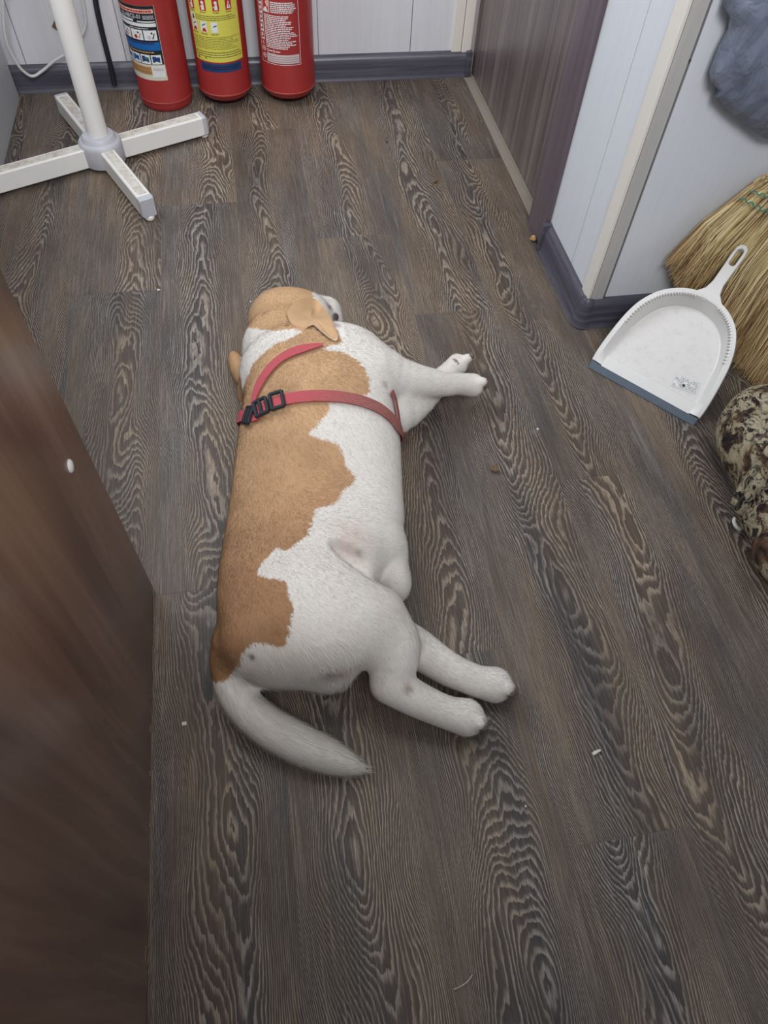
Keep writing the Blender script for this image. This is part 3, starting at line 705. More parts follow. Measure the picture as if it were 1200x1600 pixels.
for a, b in ((-0.111, 0.0),):
    prof = [(0.001, 0.006), (-0.004, 0.0045), (-0.009, 0.0035), (-0.013, 0.0018), (-0.0165, -0.0005), (-0.0165, -0.002), (0.001, -0.003)]
    fine = []
    for q in range(13): fine.append((0.001-0.0175*q/12, 0.006-0.0065*(q/12)**1.2+(0.0006 if q % 2 else 0)))
    prof = fine + [(-0.0165, -0.002), (0.001, -0.003)]
    pr2 = [PP(-0.111, v_, w_) for v_, w_ in prof] + [PP(0.111, v_, w_) for v_, w_ in prof]; N_ = len(prof)
    for q in pr2: q[2] = max(q[2], 0.0006)
    mb.add(pr2, [(i, (i+1)%N_, N_+(i+1)%N_, N_+i) for i in range(N_)] + [tuple(range(N_)), tuple(range(2*N_-1, N_-1, -1))])
o = mb.obj('rubber_lip', M['rubber'], t)
mb = MB()
st = [(0.031, 0.056), (0.078, 0.063), (0.083, 0.039), (0.037, 0.031)]
def stp(a, b, w_):
    p = (1-a)*(1-b)*np.array(st[3])+a*(1-b)*np.array(st[2])+a*b*np.array(st[1])+(1-a)*b*np.array(st[0]); return PP(p[0], p[1], w_)
def strect(a0, b0, a1, b1, w_, m): mb.add([stp(a0, b0, w_), stp(a1, b0, w_), stp(a1, b1, w_), stp(a0, b1, w_)], [(0,1,2,3)], m)
strect(0, 0, 1, 1, 0.0006, 0); strect(0.02, 0.04, 0.98, 0.96, 0.0008, 1); strect(0.035, 0.08, 0.965, 0.92, 0.0010, 0)
rr = random.Random(9)
for q in range(9):
    b = 0.13+q*0.085; a = 0.06
    while a < 0.9:
        L_ = rr.uniform(0.04, 0.16); 
        if rr.random() < 0.8: strect(a, b, min(a+L_, 0.94), b+0.045, 0.0012, 2)
        a += L_+0.03
strect(0.40, 0.26, 0.50, 0.44, 0.0014, 3)
o = mb.obj('sticker', [M['lab_white'], M['lab_grey'], M['sticker_ink'], M['lab_black']], t); o['label'] = 'small white printed sticker'

# ------------------------------------------------------------------ straw broom
t = thing('broom', 'straw broom lying against the grey wall behind the dustpan', 'broom', (0.95, 0.97, 0))
# fan: start curve (at the stitching) -> middle -> tips
F0 = [WY(1168, 296, 1.012), WY(1225, 318, 1.008), WY(1285, 360, 0.998), WY(1330, 430, 0.985)]
F1 = [WY(1100, 338, 1.010), WY(1150, 395, 0.998), WY(1215, 450, 0.975), WY(1262, 525, 0.945)]
F2 = [WY(1043, 412, 1.012), WY(1078, 486, 0.995), W(1130, 548, 0.012), W(1200, 622, 0.006)]
F0, F1, F2 = [catmull(q, 10) for q in (F0, F1, F2)]
def fan(c, s_):
    x = s_*(len(c)-1); i = min(int(x), len(c)-2); return c[i]+(c[i+1]-c[i])*(x-i)
V = []; Fc = []; Ct = []
sp = [np.array(srgb(*q)[:3]) for q in ((232, 212, 158), (242, 226, 176), (218, 194, 138), (196, 166, 118), (150, 116, 86), (236, 220, 170))]
for k in range(3600):
    s_ = rng.random(); dpt = rng.random()
    th0, th1, th2 = 0.020, 0.026, 0.030
    off = np.array([-0.25, -0.8, 0.25])
    a = fan(F0, s_) + off*(dpt-0.8)*th0; b = fan(F1, min(1, max(0, s_+rng.normal(0, .025)))) + off*(dpt-0.7)*th1 + rng.normal(0, .0022, 3)
    c = fan(F2, min(1, max(0, s_+rng.normal(0, .05)))) + off*(dpt-0.6)*th2 + rng.normal(0, .004, 3)
    Ln = 1.0 - abs(rng.normal(0, .06)) + (0.03 if rng.random() < .1 else 0)
    c = b+(c-b)*Ln
    a0_ = a + (a-b)*rng.uniform(0.1, 0.5)
    pts = [a0_, a, 0.25*a+0.5*b+0.25*c+0.25*(b-0.5*(a+c)), c]
    pts[2] = 0.5*b+0.25*(a+c)
    pts = [pts[0], pts[1], pts[2]*1.0, 0.35*pts[2]+0.65*c+rng.normal(0, .0012, 3), c+rng.normal(0, .002, 3)]
    tt = c-a; tt /= np.linalg.norm(tt); e1 = np.cross(tt, (0.3, -0.8, 0.5)); e1 /= np.linalg.norm(e1); e2 = np.cross(tt, e1)
    r_ = rng.uniform(0.0006, 0.0012); base = len(V)
    for j, p in enumerate(pts):
        rj = r_*(1, 1, 1, 0.75, 0.3)[j]
        for q in range(3):
            an = 2*math.pi*q/3+s_*20; pp = p+rj*(e1*math.cos(an)+e2*math.sin(an)); pp[2] = max(pp[2], 0.0006); pp[1] = min(pp[1], YN-0.0165 if pp[2] < 0.062 else YN-0.001); V.append(pp)
    for j in range(4):
        for q in range(3): Fc.append((base+j*3+q, base+j*3+(q+1)%3, base+j*3+3+(q+1)%3, base+j*3+3+q))
    col = sp[rng.integers(0, 6)]*rng.uniform(0.75, 1.15)
    tipc = col*np.array([0.80, 0.70, 0.66])
    for j in range(5): Ct += [tuple(col if j < 3 else tipc)+(1,)]*3
o = obj('bristles', V, Fc, M['straw'], t); o['kind'] = 'stuff'
at = o.data.color_attributes.new('tint', 'FLOAT_COLOR', 'POINT'); at.data.foreach_set('color', np.array(Ct, np.float32).ravel())
mb = MB()
for dz, ofs in ((0.0, 0.0), (0.0, 0.24)):
    pth = []
    for q in range(60):
        s_ = q/59.0; p = fan(F0, s_)*(1-ofs)+fan(F1, s_)*ofs; w_ = 1 if q % 4 < 2 else -1
        pth.append(p+np.array([-0.004, -0.013-0.0012*w_, 0.006]) + (fan(F1, s_)-fan(F0, s_))*0.02*w_)
    if ofs == 0: pth = pth
    mb.tube(pth, 0.0011, 6)
mb.obj('stitching', M['teal'], t, True)
g0 = fan(F0, 0.5); gd = fan(F0, 0.5)-fan(F1, 0.5); gd = np.array([0.985, 0, 0.17])
mb = MB(); pth = [g0+gd*s_ for s_ in (-0.02, 0.05, 0.12, 0.18)]; mb.tube(pth, [0.05, 0.040, 0.026, 0.018], 16)
for p_ in range(len(mb.v)): mb.v[p_] = (mb.v[p_][0], 1.006+(mb.v[p_][1]-1.0)*0.28, mb.v[p_][2])
mb.obj('binding', M['wood'], t, True)
mb = MB(); mb.tube([g0+gd*0.15+np.array([0,-0.004,0]), g0+gd*0.62+np.array([0,-0.004,0])], 0.0125, 16)
for p_ in range(len(mb.v)): mb.v[p_] = (mb.v[p_][0], min(mb.v[p_][1], YN-0.002), mb.v[p_][2])
mb.obj('handle', M['wood'], t, True)

# ------------------------------------------------------------------ implicit surface tool
def surface_nets(Fv, org, h):
    ins = Fv < 0
    nx, ny, nz = Fv.shape
    cnt = np.zeros((nx-1, ny-1, nz-1), np.int32); acc = np.zeros((nx-1, ny-1, nz-1, 3))
    def edge(ax):
        sl0 = [slice(None)]*3; sl1 = [slice(None)]*3; sl0[ax] = slice(0, -1); sl1[ax] = slice(1, None)
        a = Fv[tuple(sl0)]; b = Fv[tuple(sl1)]; cr = (a < 0) != (b < 0)
        tt = np.where(cr, a/(a-b+1e-20), 0); return cr, tt
    E = [edge(0), edge(1), edge(2)]
    for ax in range(3):
        cr, tt = E[ax]; o1, o2 = [q for q in range(3) if q != ax]
        for da in (0, 1):
            for db in (0, 1):
                sl = [slice(None)]*3
                n1 = Fv.shape[o1]-1; n2 = Fv.shape[o2]-1
                sl[o1] = slice(da, n1+da); sl[o2] = slice(db, n2+db)
                c_ = cr[tuple(sl)]; t_ = tt[tuple(sl)]
                cnt += c_; acc[..., ax] += np.where(c_, t_, 0)
                acc[..., o1] += c_*da; acc[..., o2] += c_*db
    act = cnt > 0; idx = -np.ones(cnt.shape, np.int64); ii = np.argwhere(act); idx[act] = np.arange(len(ii))
    V_ = org + h*(ii + acc[act]/cnt[act][:, None])
    quads = []
    for ax in range(3):
        cr, _ = E[ax]; o1, o2 = (ax+1) % 3, (ax+2) % 3
        P_ = np.argwhere(cr); ok = (P_[:, o1] > 0) & (P_[:, o2] > 0) & (P_[:, o1] < Fv.shape[o1]-1) & (P_[:, o2] < Fv.shape[o2]-1); P_ = P_[ok]
        def at_(d1, d2):
            q = P_.copy(); q[:, o1] -= d1; q[:, o2] -= d2; return idx[q[:, 0], q[:, 1], q[:, 2]]
        q4 = np.stack([at_(1, 1), at_(0, 1), at_(0, 0), at_(1, 0)], 1)
        flip = ~ins[P_[:, 0], P_[:, 1], P_[:, 2]]; q4[flip] = q4[flip][:, ::-1]
        quads.append(q4)
    return V_, np.concatenate(quads)
def smin(a, b, k):
    hh = np.clip(0.5+0.5*(b-a)/k, 0, 1); return b*(1-hh)+a*hh-k*hh*(1-hh)
class Field:
    def __init__(s, lo, hi, h):
        s.lo = np.array(lo, float); s.h = h; n = np.ceil((np.array(hi)-s.lo)/h).astype(int)+1
        ax = [s.lo[i]+h*np.arange(n[i]) for i in range(3)]; s.X, s.Y, s.Z = np.meshgrid(*ax, indexing='ij'); s.F = np.full(s.X.shape, 1.0)
    def put(s, d, k): s.F = smin(s.F, d, k)
    def ball(s, c, r, k=0.02, rot=0.0, tilt=0.0):
        """ellipsoid, r=(rx,ry,rz); rot = turn in degrees round z"""
        x = s.X-c[0]; y = s.Y-c[1]; z = s.Z-c[2]; a = math.radians(rot)
        x, y = x*math.cos(a)+y*math.sin(a), -x*math.sin(a)+y*math.cos(a)
        if tilt: b = math.radians(tilt); x, z = x*math.cos(b)+z*math.sin(b), -x*math.sin(b)+z*math.cos(b)
        q = np.sqrt((x/r[0])**2+(y/r[1])**2+(z/r[2])**2); g = np.sqrt((x/r[0]**2)**2+(y/r[1]**2)**2+(z/r[2]**2)**2)+1e-9
        s.put(np.clip(q*(q-1)/g, -0.2, 1), k)
    def cone(s, a, b, ra, rb, k=0.015, zs=1.0):
        a = np.array(a, float); b = np.array(b, float); ab = b-a; L2 = ab@ab
        px, py, pz = s.X-a[0], s.Y-a[1], s.Z-a[2]
        tt = np.clip((px*ab[0]+py*ab[1]+pz*ab[2])/L2, 0, 1)
        d = np.sqrt((px-tt*ab[0])**2+(py-tt*ab[1])**2+((pz-tt*ab[2])/zs)**2)-(ra+(rb-ra)*tt); s.put(d, k)
    def chain(s, pts, rad, k=0.015, zs=1.0):
        P_ = catmull([np.append(p, r_) for p, r_ in zip(pts, rad)], 3)
        lo_ = np.min([p[:3] for p in P_], 0)-0.11; hi_ = np.max([p[:3] for p in P_], 0)+0.11
        sl = tuple(slice(max(0, int((lo_[i]-s.lo[i])/s.h)), max(1, int((hi_[i]-s.lo[i])/s.h)+1)) for i in range(3))
        X, Y, Z = s.X[sl], s.Y[sl], s.Z[sl]; D = None
        for p, q in zip(P_[:-1], P_[1:]):
            a = p[:3]; ab = q[:3]-a; L2 = ab@ab; px, py, pz = X-a[0], Y-a[1], Z-a[2]
            tt = np.clip((px*ab[0]+py*ab[1]+pz*ab[2])/L2, 0, 1)
            d = np.sqrt((px-tt*ab[0])**2+(py-tt*ab[1])**2+((pz-tt*ab[2])/zs)**2)-(p[3]+(q[3]-p[3])*tt)
            D = d if D is None else np.minimum(D, d)
        s.F[sl] = smin(s.F[sl], D, k)
    def carve(s, c, r, k=0.01, rot=0.0):
        x = s.X-c[0]; y = s.Y-c[1]; z = s.Z-c[2]; a = math.radians(rot)
        x, y = x*math.cos(a)+y*math.sin(a), -x*math.sin(a)+y*math.cos(a)
        q = np.sqrt((x/r[0])**2+(y/r[1])**2+(z/r[2])**2); g = np.sqrt((x/r[0]**2)**2+(y/r[1]**2)**2+(z/r[2]**2)**2)+1e-9
        s.F = -smin(-s.F, np.clip(q*(q-1)/g, -0.2, 1), k)
    def mesh(s, zfloor=None, k=0.006):
        if zfloor is not None: s.F = -smin(-s.F, -(zfloor-s.Z), k)
        return surface_nets(s.F, s.lo, s.h)

# ------------------------------------------------------------------ the dog
HX = 0.0038
Fd = Field((-0.30, 0.18, -0.012), (0.52, 1.32, 0.225), HX)
lp = [W(x, y, 0.07) for x, y in ((386,590),(387,640),(378,690),(366,760),(353,830),(344,900),(341,960),(345,1010),(356,1045))]
rp = [W(x, y, 0.07) for x, y in ((600,560),(612,640),(624,690),(628,760),(633,830),(612,875),(575,940),(530,1000),(480,1040))]
ly = np.array([p[1] for p in lp])[::-1]; lx = np.array([p[0] for p in lp])[::-1]; ry = np.array([p[1] for p in rp])[::-1]; rx_ = np.array([p[0] for p in rp])[::-1]
yy = Fd.Y[0, :, 0]; ya = max(ly[0], ry[0])+0.02; yb_ = min(ly[-1], ry[-1])-0.005
yc = np.clip(yy, ya, yb_)
def smooth_interp(q, xs_, ys_):
    v_ = np.interp(q, xs_, ys_); 
    for _ in range(10): v_ = np.convolve(np.pad(v_, 3, mode='edge'), np.ones(7)/7, 'valid')
    return v_
xL = smooth_interp(yc, ly, lx); xR = smooth_interp(yc, ry, rx_)
xc = (xL+xR)/2; hwx = (xR-xL)/2; yn = (yc-ya)/(yb_-ya)
rz = 0.078+0.014*np.exp(-((yn-0.80)/0.25)**2)-0.010*np.exp(-((yn-0.42)/0.16)**2)+0.004*np.exp(-((yn-0.15)/0.15)**2)
over = (yy-yc)/0.045
ex = (Fd.X-xc[None, :, None])/hwx[None, :, None]; ez = (Fd.Z-rz[None, :, None])/rz[None, :, None]
q = (np.abs(ex)**2.25+np.abs(ez)**2.25)**(1/2.25); q = np.sqrt(q*q+over[None, :, None]**2)
Fd.put((q-1)*0.075, 0.02)
P = W
# neck, nape and head
Fd.cone(P(478, 590, .085), P(448, 545, .078), 0.083, 0.068, 0.03)
Fd.ball(P(425, 600, .070), (0.045, 0.06, 0.06), 0.03)
Fd.cone(P(440, 548, .075), P(446, 508, .066), 0.066, 0.058, 0.02)
Fd.ball(P(447, 500, .066), (0.068, 0.056, 0.058), 0.018, -8)
Fd.ball(P(474, 498, .066), (0.052, 0.045, 0.052), 0.016, -10)
Fd.cone(P(488, 496, .055), P(508, 497, .046), 0.040, 0.031, 0.014)
Fd.ball(P(514, 510, .040), (0.021, 0.020, 0.026), 0.010)
Fd.ball(P(506, 482, .060), (0.030, 0.020, 0.024), 0.012)
Fd.ball(P(515, 500, .052), (0.022, 0.022, 0.026), 0.012)
# flopped upper ear over the cheek, other ear out on the floor
Fd.ball(P(373, 577, .026), (0.016, 0.046, 0.022), 0.010, 12)
Fd.ball(P(392, 620, .035), (0.022, 0.030, 0.034), 0.02)
# shoulder and forelegs
Fd.ball(P(560, 585, .118), (0.058, 0.062, 0.048), 0.03)
Fd.ball(P(520, 565, .105), (0.065, 0.050, 0.055), 0.03)
Fd.chain([P(585, 582, .115), P(632, 592, .100), P(690, 600, .072), P(716, 600, .058), P(738, 602, .046)], [0.046, 0.031, 0.022, 0.019, 0.021], 0.014)
Fd.ball(P(632, 607, .088), (0.020, 0.018, 0.022), 0.012)
Fd.chain([P(615, 640, .050), P(655, 626, .040), P(690, 592, .030), P(706, 576, .026), P(714, 570, .026)], [0.046, 0.027, 0.020, 0.018, 0.020], 0.014)
# haunch and hind legs
Fd.ball(P(497, 955, .118), (0.092, 0.078, 0.062), 0.018, -28)
Fd.ball(P(562, 972, .106), (0.050, 0.050, 0.052), 0.018, -30)
Fd.ball(P(465, 1005, .082), (0.082, 0.052, 0.070), 0.03)
Fd.ball(P(512, 1035, .060), (0.048, 0.030, 0.046), 0.02)
Fd.chain([P(585, 968, .100), P(612, 1012, .086), P(614, 1058, .070)], [0.044, 0.038, 0.0265], 0.018)
Fd.chain([P(608, 1068, .066), P(650, 1092, .052), P(695, 1112, .040), P(728, 1121, .032)], [0.026, 0.0235, 0.0215, 0.0245], 0.006)
Fd.chain([P(612, 1000, .058), P(652, 1014, .040), P(700, 1045, .034), P(745, 1064, .029), P(772, 1070, .026)], [0.036, 0.028, 0.0235, 0.0215, 0.0245], 0.014)
Fd.ball(P(614, 908, .046), (0.026, 0.032, 0.040), 0.006)
Fd.ball(P(600, 866, .060), (0.034, 0.030, 0.050), 0.02)
# groin and perineum hollows
Fd.carve(P(580, 880, .150), (0.060, 0.016, 0.030), 0.012, -38)
Fd.ball(P(512, 1052, .050), (0.034, 0.020, 0.030), 0.014)
# toes
def toes(c, d, zt, n_=4, r_=0.0096, sp_=0.0125):
    d = np.array(d, float); d /= np.linalg.norm(d); sd = np.cross(d, (0.0, 0.0, 1.0)); sd /= np.linalg.norm(sd)
    upv = np.array((0, 0, 1.0)); tips = []
    side = sd*0.55+upv*0.83; side /= np.linalg.norm(side)
    for q_ in range(n_):
        o_ = q_-(n_-1)/2; fwd = 0.014-0.0035*abs(o_)*1.2
        a = c+side*o_*sp_*0.7; b = c+d*fwd+side*o_*sp_
        if b[2] < 0.012: b[2] = 0.012
        if a[2] < 0.014: a[2] = 0.014
        Fd.cone(a, b, r_, r_*0.92, 0.002); tips.append((b, d))
    return tips
TIPS = []
TIPS += toes(P(742, 600, .046), P(760, 600, .036)-P(715, 600, .055), 0.046)
TIPS += toes(P(718, 568, .026), P(738, 556, .020)-P(700, 585, .030), 0.026)
TIPS += toes(P(736, 1122, .032), P(765, 1120, .026)-P(700, 1110, .038), 0.032)
TIPS += toes(P(780, 1070, .026), P(808, 1072, .022)-P(750, 1064, .028), 0.026)
# tail
Fd.chain([P(372, 1010, .070), P(362, 1042, .052), P(370, 1085, .036), P(410, 1128, .030), P(460, 1158, .026), P(510, 1180, .021), P(545, 1194, .014), P(566, 1202, .008)],
         [0.036, 0.028, 0.0245, 0.0250, 0.0250, 0.0220, 0.0145, 0.006], 0.012)
dv, dq = Fd.mesh(0.0025, 0.008)
dog = thing('dog', 'white and tan dog asleep on its side in a red harness on the plank floor', 'dog', tuple(W(490, 800, 0)))
body = obj('body', dv, dq, M['coat'], dog, True)
# relax the surface a little
bmx = bmesh.new(); bmx.from_mesh(body.data)
for _ in range(2): bmesh.ops.smooth_vert(bmx, verts=bmx.verts, factor=0.5, use_axis_x=True, use_axis_y=True, use_axis_z=True)
bmesh.ops.recalc_face_normals(bmx, faces=bmx.faces)
bmx.to_mesh(body.data); bmx.free()
body.data.polygons.foreach_set('use_smooth', [True]*len(body.data.polygons))
me = body.data; nv = len(me.vertices)
co = np.empty(nv*3); me.vertices.foreach_get('co', co); co = co.reshape(-1, 3) + ORG[dog.name]
no = np.empty(nv*3); me.vertices.foreach_get('normal', no); no = no.reshape(-1, 3)

# coat map: patch outlines surveyed on the body and laid down vertically on its plan
def inpoly(x, y, poly):
    r = np.zeros(x.shape, bool); n_ = len(poly)
    for i in range(n_):
        x0, y0 = poly[i][:2]; x1, y1 = poly[(i+1) % n_][:2]
        c_ = ((y0 > y) != (y1 > y)) & (x < (x1-x0)*(y-y0)/(y1-y0+1e-12)+x0); r ^= c_
    return r
bvh = BVHTree.FromPolygons([tuple(v_) for v_ in co], [tuple(p.vertices) for p in me.polygons])
def hit(x, y, z=0.08):
    d = Vector(ray(x, y)).normalized(); h_ = bvh.ray_cast(Vector((0, 0, CAM_H)), d)
    return np.array(h_[0]) if h_[0] is not None and h_[0].z > 0.02 and (Vector(W(x, y, z))-h_[0]).length < 0.16 else W(x, y, z)
DS = ray(450, 830); DS = DS/-DS[2]; DH = ray(455, 560); DH = DH/-DH[2]
def along(p, D): p = np.asarray(p, float); return p+D*(p[..., 2:3]-0.08)
saddle = [hit(*q) for q in ((398,640),(440,622),(505,612),(514,640),(497,662),(483,678),(492,684),(520,689),(531,697),(536,714),(540,728),(548,736),(553,745),(548,757),(535,768),(528,782),(514,790),(503,792),(492,797),(487,806),(487,818),(481,832),(470,845),(455,856),(447,861),(437,856),(428,857),(417,870),(403,888),(402,896),(412,903),(430,905),(446,909),(451,917),(453,938),(459,950),(454,962),(452,985),(444,1010),(430,1009),(412,1003),(395,1005),(384,1012),(376,1028))]
saddle += [W(362,1052,.05), W(345,1062,.05), W(310,1062,.05), W(290,900,.05), W(310,750,.05), W(345,660,.05)]
shoulder = [hit(*q) for q in ((378,628),(380,605),(392,575),(410,552),(435,535),(458,526),(472,519),(486,512),(505,508),(528,516),(534,536),(508,541),(500,546),(530,549),(552,558),(566,572),(577,592),(578,612),(560,622),(520,628),(470,632),(430,640),(400,650))]
shoulder += [W(390,662,.04), W(372,650,.04)]
headp = [hit(*q) for q in ((388,512),(430,517),(458,514),(474,518),(488,514),(494,506),(492,492),(490,478),(488,466))] + [W(488,440,.08), W(440,430,.08), W(375,450,.08), W(362,512,.08)]
earp = [W(340,540,.02), W(340,600,.02), W(372,632,.02), W(385,622,.03), W(385,600,.03), W(380,580,.03), W(378,560,.03), W(379,535,.03)]
saddle = [along(p, DS) for p in saddle]; shoulder = [along(p, DH) for p in shoulder]; headp = [along(p, DH) for p in headp]; earp = [along(p, DH) for p in earp]
def vnoise(p, s_, seed):
    """cheap smooth value noise"""
    r_ = np.random.default_rng(seed); T = r_.random((32, 32, 32)); g = p*s_; i = np.floor(g).astype(int); f = g-i; f = f*f*(3-2*f); out = 0
    for a in (0, 1):
        for b in (0, 1):
            for c_ in (0, 1):
                w_ = (f[:, 0] if a else 1-f[:, 0])*(f[:, 1] if b else 1-f[:, 1])*(f[:, 2] if c_ else 1-f[:, 2])
                out = out+w_*T[(i[:, 0]+a) % 32, (i[:, 1]+b) % 32, (i[:, 2]+c_) % 32]
    return out
LIN = lambda *c: np.array(srgb(*c)[:3])
def blot(p, c, r, col, out, s_=1.0):
    d = np.sqrt(((p-np.array(c))**2).sum(1))/r; w_ = np.clip(1.2-d, 0, 1)**1.2*s_; return out*(1-w_[:, None])+col*w_[:, None]
def coat(p):
    jx = (vnoise(p, 110, 1)-0.5)*0.0035+(vnoise(p, 600, 2)-0.5)*0.0015; jy = (vnoise(p, 110, 3)-0.5)*0.004+(vnoise(p, 600, 4)-0.5)*0.002
    ps = along(p, DS); ph = along(p, DH); hx, hy = ph[:, 0]+jx, ph[:, 1]+jy
    tan = inpoly(ps[:, 0]+jx, ps[:, 1]+jy, saddle) | inpoly(hx, hy, shoulder) | inpoly(hx, hy, earp)
    hd = inpoly(hx, hy, headp)
    n1 = vnoise(p, 28, 5)[:, None]; n2 = vnoise(p, 300, 6)[:, None]
    white = LIN(222, 216, 209)*(0.95+0.08*n2)
    legs = np.clip((p[:, 0]-0.20)/0.15, 0, 1)[:, None]*0.5+np.clip((0.62-p[:, 1])/0.2, 0, 1)[:, None]*0.5
    white = white*(1-0.55*legs*n1)+LIN(212, 196, 172)*0.55*legs*n1
    tanc = LIN(193, 156, 119)*(0.84+0.22*n1)*(0.92+0.16*n2)
    # the saddle grows redder towards spine and rump
    red = np.clip((0.70-p[:, 1])/0.25, 0, 1)[:, None]*0.6+np.clip((0.10-p[:, 2])/0.09, 0, 1)[:, None]*0.35
    tanc = tanc*(1-red)+LIN(154, 110, 77)*(0.85+0.25*n1)*red
    out = np.where((tan | hd)[:, None], tanc, white)
    wht2 = np.where(hd[:, None], LIN(194, 158, 120)*(0.88+0.16*n1), out); out = wht2
    out = blot(p, hit(514, 479), 0.010, LIN(120, 98, 94), out, .8)
    out = blot(p, hit(516, 479), 0.004, LIN(60, 46, 46), out, .8)
    out = blot(p, hit(518, 502), 0.012, LIN(120, 98, 98), out, .7)
    out = blot(p, hit(523, 496), 0.012, LIN(70, 54, 56), out, .95)
    out = blot(p, hit(526, 508), 0.010, LIN(120, 96, 96), out, .7)
    out = blot(p, hit(448, 508), 0.006, LIN(90, 56, 40), out, .8)
    out = blot(p, hit(414, 489), 0.008, LIN(130, 84, 60), out, .5)
    out = blot(p, hit(552, 838), 0.034, LIN(200, 172, 160), out, .45)
    out = blot(p, hit(560, 864), 0.008, LIN(110, 98, 100), out, .5)
    out = blot(p, hit(520, 1052), 0.020, LIN(176, 150, 146), out, .7)
    out = blot(p, hit(508, 1050), 0.008, LIN(104, 92, 96), out, .7)
    out = blot(p, hit(393, 1026), 0.006, LIN(90, 74, 72), out, .9)
    out = blot(p, hit(637, 1076), 0.009, LIN(150, 122, 104), out, .7)
    out = blot(p, hit(601, 600), 0.010, LIN(150, 126, 120), out, .5)
    for q, r_, a_ in (((386, 622), .030, .55), ((396, 606), .022, .4), ((450, 610), .024, .35), ((425, 614), .020, .35), ((352, 860), .035, .35), ((348, 930), .035, .35), ((352, 1015), .030, .45), ((430, 985), .024, .3)):  # darker shading round straps, neck, back and rump, painted into the tan
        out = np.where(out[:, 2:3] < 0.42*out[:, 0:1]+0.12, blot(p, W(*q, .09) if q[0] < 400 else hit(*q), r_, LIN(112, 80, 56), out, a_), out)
    out = blot(p, hit(506, 521), 0.008, LIN(70, 54, 50), out, .85); out = blot(p, hit(516, 528), 0.007, LIN(96, 74, 70), out, .7); out = blot(p, hit(496, 515), 0.005, LIN(80, 62, 56), out, .8)  # inner ear and the shade in the gap below the flap, painted on
    for g_ in (0, 2, 3):  # shade in the creases between the toes, painted into the coat
        for q_ in range(3):
            (ta, da), (tb, _) = TIPS[g_*4+q_], TIPS[g_*4+q_+1]; dn = da/np.linalg.norm(da)
            for st_ in (-0.004, 0.001, 0.006): out = blot(p, (ta+tb)/2+dn*st_+np.array([0, 0, 0.006]), 0.0036, LIN(138, 120, 104), out, .6)
    for tp, _ in TIPS: out = blot(p, tp+np.array([0.002, 0, -0.012]), 0.0115, LIN(96, 84, 78), out, .85)
    return out
cc = np.ones((nv, 4), np.float32); cc[:, :3] = coat(co)
at = me.color_attributes.new('coat', 'FLOAT_COLOR', 'POINT'); at.data.foreach_set('color', cc.ravel())

# fur: short strands growing out of the coat, combed from head to tail
flowpts = [(W(440,470,.08), (-1,-.2,0)), (W(500,500,.08), (.9,-.5,-.2)), (W(400,540,.08), (-.4,-1,0)), (W(450,590,.1), (0,-1,0)), (W(520,570,.1), (.8,-.6,0)), (W(560,600,.1), (.8,-.5,-.1)),
           (W(650,595,.08), (1,0,-.3)), (W(720,600,.05), (1,0,-.3)), (W(670,610,.03), (.7,.7,0)), (W(420,700,.1), (.1,-1,0)), (W(550,700,.12), (.35,-1,0)), (W(610,720,.08), (.5,-.8,-.2)),
           (W(400,820,.1), (.1,-1,0)), (W(560,790,.12), (.9,-.35,0)), (W(600,850,.08), (.9,-.3,-.3)), (W(390,950,.1), (0,-1,0)), (W(480,930,.15), (.6,-.9,0)), (W(580,950,.14), (.9,-.6,0)),
           (W(480,1030,.08), (.2,-1,-.3)), (W(550,1040,.08), (.2,-1,-.3)), (W(620,1030,.09), (.1,-1,-.2)), (W(640,1090,.05), (.8,-.5,-.1)), (W(720,1115,.03), (1,-.3,-.1)), (W(700,1040,.04), (.8,-.5,0)), (W(770,1070,.03), (1,-.2,0)),
           (W(355,1040,.05), (0,-1,0)), (W(370,1090,.04), (.4,-1,0)), (W(430,1140,.03), (.9,-.6,0)), (W(520,1185,.02), (1,-.45,0)), (W(370,580,.02), (-.2,-1,0))]
FPp = np.array([a for a, _ in flowpts]); FD = np.array([np.array(b)/np.linalg.norm(b) for _, b in flowpts])
tri = []
for p in me.polygons:
    vv = p.vertices; tri.append((vv[0], vv[1], vv[2])); 
    if len(vv) == 4: tri.append((vv[0], vv[2], vv[3]))
tri = np.array(tri); A_, B_, C_ = co[tri[:, 0]], co[tri[:, 1]], co[tri[:, 2]]
ar = np.linalg.norm(np.cross(B_-A_, C_-A_), axis=1); low = (co[tri[:, 0], 2] < 0.006); ar[low] *= 0.05
NS = 140000
pick = rng.choice(len(tri), NS, p=ar/ar.sum()); r1 = np.sqrt(rng.random(NS))[:, None]; r2 = rng.random(NS)[:, None]
rt = A_[pick]*(1-r1)+B_[pick]*r1*(1-r2)+C_[pick]*r1*r2
nn = no[tri[pick, 0]]*(1-r1)+no[tri[pick, 1]]*r1*(1-r2)+no[tri[pick, 2]]*r1*r2; nn /= np.linalg.norm(nn, axis=1)[:, None]+1e-9
fd = np.zeros_like(rt); wt = np.zeros(NS)
for a, b in zip(FPp, FD):
    w_ = np.exp(-((rt-a)**2).sum(1)/(0.045**2))+1e-6/(((rt-a)**2).sum(1)+1e-3); fd += w_[:, None]*b; wt += w_
fd += rng.normal(0, .16, fd.shape)*wt[:, None]*0.8; fd /= np.linalg.norm(fd, axis=1)[:, None]+1e-9
fd -= nn*(fd*nn).sum(1)[:, None]; fd /= np.linalg.norm(fd, axis=1)[:, None]+1e-9
ontail = (rt[:, 1] < W(400, 1075, .03)[1]) & (rt[:, 0] < W(560, 1130, .03)[0])
rth = along(rt, DH); isear = inpoly(rth[:, 0], rth[:, 1], headp) | inpoly(rth[:, 0], rth[:, 1], earp)
ispaw = (rt[:, 0] > 0.33)
